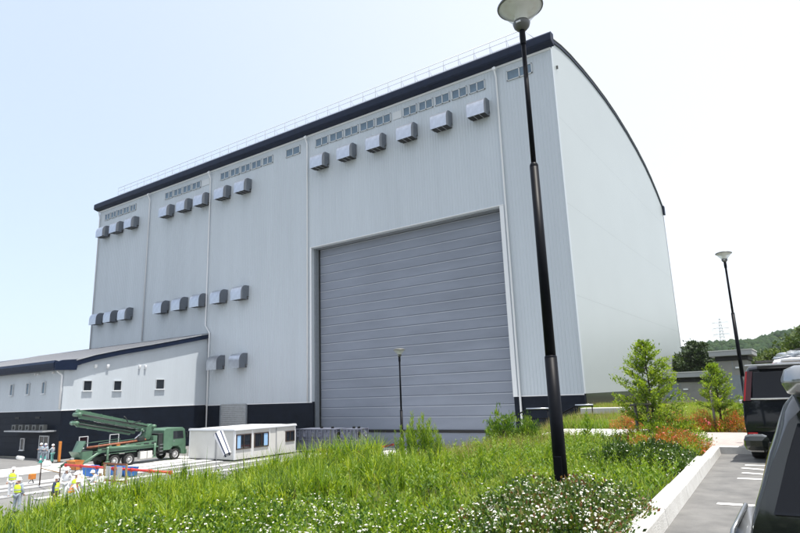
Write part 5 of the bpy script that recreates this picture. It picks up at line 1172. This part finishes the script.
# young trees: trunk, whorls of rising limbs, leaf sprays along each limb
def young_tree(name, label, x, y, H, Wd, z0=.35, nb=46, seed=1, leafm='young_leaf', per=58):
    rs = np.random.default_rng(seed); t = thing(name, label, 'tree', (x, y, float(land(x, y))))
    tr = MB(); tr.tube([(0, 0, -.1), (.02, .01, H*.4), (-.01, .0, H*.75), (.01, 0, H*.98)], [.035, .026, .015, .005], 8); tr.build('trunk', 'bark', t)
    lm = MB(); parts = []
    for i in range(nb):
        u = (i+.5)/nb; z = H*(z0+(1-z0)*u**.95)*.97; a = i*2.4+rs.normal(0, .3)
        prof = np.interp(u, [0, .12, .35, .7, 1], [.75, 1, .92, .6, .12]); L = Wd/2*prof*rs.uniform(.72, 1.12)
        rise = L*rs.uniform(.35, .75); b = Vector((0, 0, z-rise*.7)); e = Vector((math.cos(a)*L, math.sin(a)*L, z+rise*.3)); mid = b.lerp(e, .5)+Vector((0, 0, -.04*L))
        lm.tube([b, mid, e], [.011, .007, .003], 5, False)
        n = int(per*(.4+.6*prof)); s = rs.uniform(.18, 1.05, n)[:, None]
        B, M_, E_ = (np.array(v) for v in (b, mid, e)); C = B*(1-s)**2+2*M_*s*(1-s)+E_*s**2
        C = C+rs.normal(0, .045, (n, 3))*np.array([1, 1, .6]); ax = np.array(e-b); ax = ax/np.linalg.norm(ax)
        D = ax*.7+rs.normal(0, .6, (n, 3))+np.array([0, 0, .25]); Ls = rs.uniform(.05, .095, n)
        parts.append(leaves(C, D, Ls, Ls*.42, tmpl=1, tint=np.clip(.3+.35*s[:, 0]+rs.normal(0, .2, n)+rs.normal(0, .1), 0, 1)))
    lm.build('limbs', 'bark', t)['kind'] = 'stuff'; V, F, T = cat_leaves(parts); npmesh('crown', V, [F], leafm, t, T); return t
young_tree('young_tree', 'young bright green tree with tiered branches, held by grey stakes', -3.50, 16.4, 2.66, 1.85, .2, 76, 3, per=150)
young_tree('young_tree', 'smaller young tree in front of the concrete huts', -2.55, 21.3, 2.1, 1.3, .3, 44, 8, per=130)
for (x, y, h, lab) in ((-3.85, 16.2, 1.05, 'left grey wooden stake beside the young tree'), (-3.55, 16.15, 1.0, 'middle grey wooden stake beside the young tree'), (-2.68, 21.0, 1.25, 'grey stake supporting the smaller young tree')):
    m = MB(); m.tube([(0, 0, -.2), (0, 0, h)], .038, 8); o = m.build('tree_stake', 'stake'); o.location = (x, y, float(land(x, y))); tag(o, lab, 'stake')
m = MB(); m.tube([(-3.95, 16.1, 4.83), (-3.3, 16.12, 4.85)], .03, 8); tag(m.build('stake_crossbar', 'stake'), 'grey crossbar tying the stakes of the young tree', 'crossbar')

# trees behind the huts and far wood
def big_tree(name, label, x, y, z, H, Wd, leafm, seed, flat=False, nc=260, per=34, L=.42, trunk=.22):
    rs = np.random.default_rng(seed); t = thing(name, label, 'tree', (x, y, z)); parts = []
    tr = MB(); tr.tube([(0, 0, -.5), (.2, 0, H*.35), (.1, .1, H*.7), (0, 0, H*.92)], [trunk, trunk*.75, trunk*.45, .05], 8); tr.build('trunk', 'bark', t)
    lm = MB(); nb = 15
    for i in range(nb):
        u = i/(nb-1); z1 = H*(.38+.58*u); a = i*2.4+rs.normal(0, .4)
        L1 = Wd/2*(np.interp(u, [0, .3, .7, 1], [.8, 1, .8, .25]))*rs.uniform(.7, 1.1); e = Vector((math.cos(a)*L1, math.sin(a)*L1, z1+(0.05 if flat else .18)*L1))
        lm.tube([(0, 0, z1-.35*L1), (e*.5)+Vector((0, 0, z1*.5-.05*L1)), e], [trunk*.3, trunk*.2, .03], 5, False)
        k = nc//nb; th = .16 if flat else .45
        R_ = L1*.62; C = np.array(e)*np.array([.72, .72, 1])+rs.normal(0, .45, (k, 3))*R_*np.array([1, 1, th])
        ct = np.repeat(rs.normal(.45, .2), k*per); P_ = np.repeat(C, per, 0)+rs.normal(0, .28, (k*per, 3))*np.array([1, 1, .6]); D = rs.normal(0, 1, (k*per, 3))+np.array([0, 0, .4]); Ls = L*rs.uniform(.6, 1.2, k*per)
        parts.append(leaves(P_, D, Ls, Ls*.5, tmpl=1, tint=np.clip(ct+rs.normal(0, .22, k*per), 0, 1)))
    lm.build('limbs', 'bark', t)['kind'] = 'stuff'; V, F, T = cat_leaves(parts); npmesh('crown', V, [F], leafm, t, T); return t
big_tree('pine_tree', 'dark flat topped pine with layered branches right of the hall', -12.3, 88, 3.8, 7.0, 4.6, 'far_leaf', 1, True, 220, 30, .4)
big_tree('broadleaf_tree', 'mid green round tree just right of the hall end', -15.4, 92, 3.8, 5.2, 4.6, 'far_leaf_light', 2, False, 260, 30, .45)
big_tree('broadleaf_tree', 'lower green tree between the pine and the taller hut', -9.0, 96, 3.8, 5.6, 6.5, 'far_leaf_light', 4, False, 240, 28, .45)
big_tree('broadleaf_tree', 'low dark tree behind the gap of the two huts', -12.0, 99, 3.8, 6.0, 6, 'far_leaf', 5, False, 220, 28, .45)
big_tree('broadleaf_tree', 'light green tree behind the white van at the right edge', 1.8, 82, 3.8, 7.6, 8, 'far_leaf_light', 6, False, 330, 32, .48)
big_tree('broadleaf_tree', 'dark green low tree behind the covered walkway', -3.0, 90, 3.8, 5.0, 8, 'far_leaf_light', 7, False, 280, 30, .48)
big_tree('broadleaf_tree', 'dense green tree just outside the right edge behind the cars', 10.5, 80, 3.8, 8, 9, 'far_leaf', 9, False, 300, 28, .5)
for i, (x, y, h, lb_) in enumerate(((24, 60, 10, 'green tree beyond the car park, nearest of the four on the right'), (34, 72, 12, 'tall green tree beyond the car park, second to the right'), (30, 95, 12, 'green tree far behind the car park on the right'), (44, 56, 10, 'green tree beyond the car park, farthest to the right'), (-14, -15, 7, 'green tree behind the viewer, left side'), (-6, -17, 7.5, 'green tree behind the viewer, left of the middle'), (1.5, -15, 7, 'green tree straight behind the viewer'), (9, -16, 8, 'green tree behind the viewer, right side'), (18, -12, 7, 'green tree behind the viewer, far right'))):
    big_tree('broadleaf_tree', lb_, x, y, 3.8, h, 9, 'far_leaf' if y > 0 else 'far_leaf_light', 20+i, False, 230, 24, .6)['group'] = 'green trees round the car park'
# forest on the hill: hundreds of crowns joined, too many to count
bm = bmesh.new(); bmesh.ops.create_icosphere(bm, subdivisions=1, radius=1); bm.verts.ensure_lookup_table()
IV = np.array([v.co[:] for v in bm.verts]); IF = np.array([[v.index for v in f.verts] for f in bm.faces]); bm.free()
Vs, Fs = [], []; o_ = 0
N = 6000; X = rng.uniform(-190, 150, N); Y = rng.uniform(400, 600, N)
for x, y in zip(X, Y):
    r = rng.uniform(1.9, 3.9); z = float(hill(np.array(x), np.array(y))); d = IV*(1+.22*np.sin(IV[:, :1]*6+rng.random()*9)*np.cos(IV[:, 1:2]*7+rng.random()*9)+rng.normal(0, .07, (len(IV), 1)))
    Vs.append(d*np.array([r, r, r*rng.uniform(.8, 1.25)])+np.array([x, y, z+r*.55])); Fs.append(IF+o_); o_ += len(IV)
o = npmesh('hill_forest', np.concatenate(Vs), [np.concatenate(Fs)], 'forest', None, None, False); tag(o, 'dense green wood covering the distant hill', 'forest', kind='stuff')
# far air
if True:
    hz = bpy.data.materials.new('air'); hz.use_nodes = True; n = hz.node_tree.nodes; n.remove(n['Principled BSDF']); v = n.new('ShaderNodeVolumePrincipled')
    v.inputs['Color'].default_value = (.86, .92, 1, 1); v.inputs['Density'].default_value = .00013; v.inputs['Anisotropy'].default_value = .3
    hz.node_tree.links.new(v.outputs[0], n['Material Output'].inputs['Volume'])
    m = MB(); m.box(-1600, 1600, -700, 2600, -2.4, 90); o = m.build('haze', 'far_green'); o.data.materials.clear(); o.data.materials.append(hz); tag(o, 'thin summer haze over the whole scene', 'haze', kind='stuff')
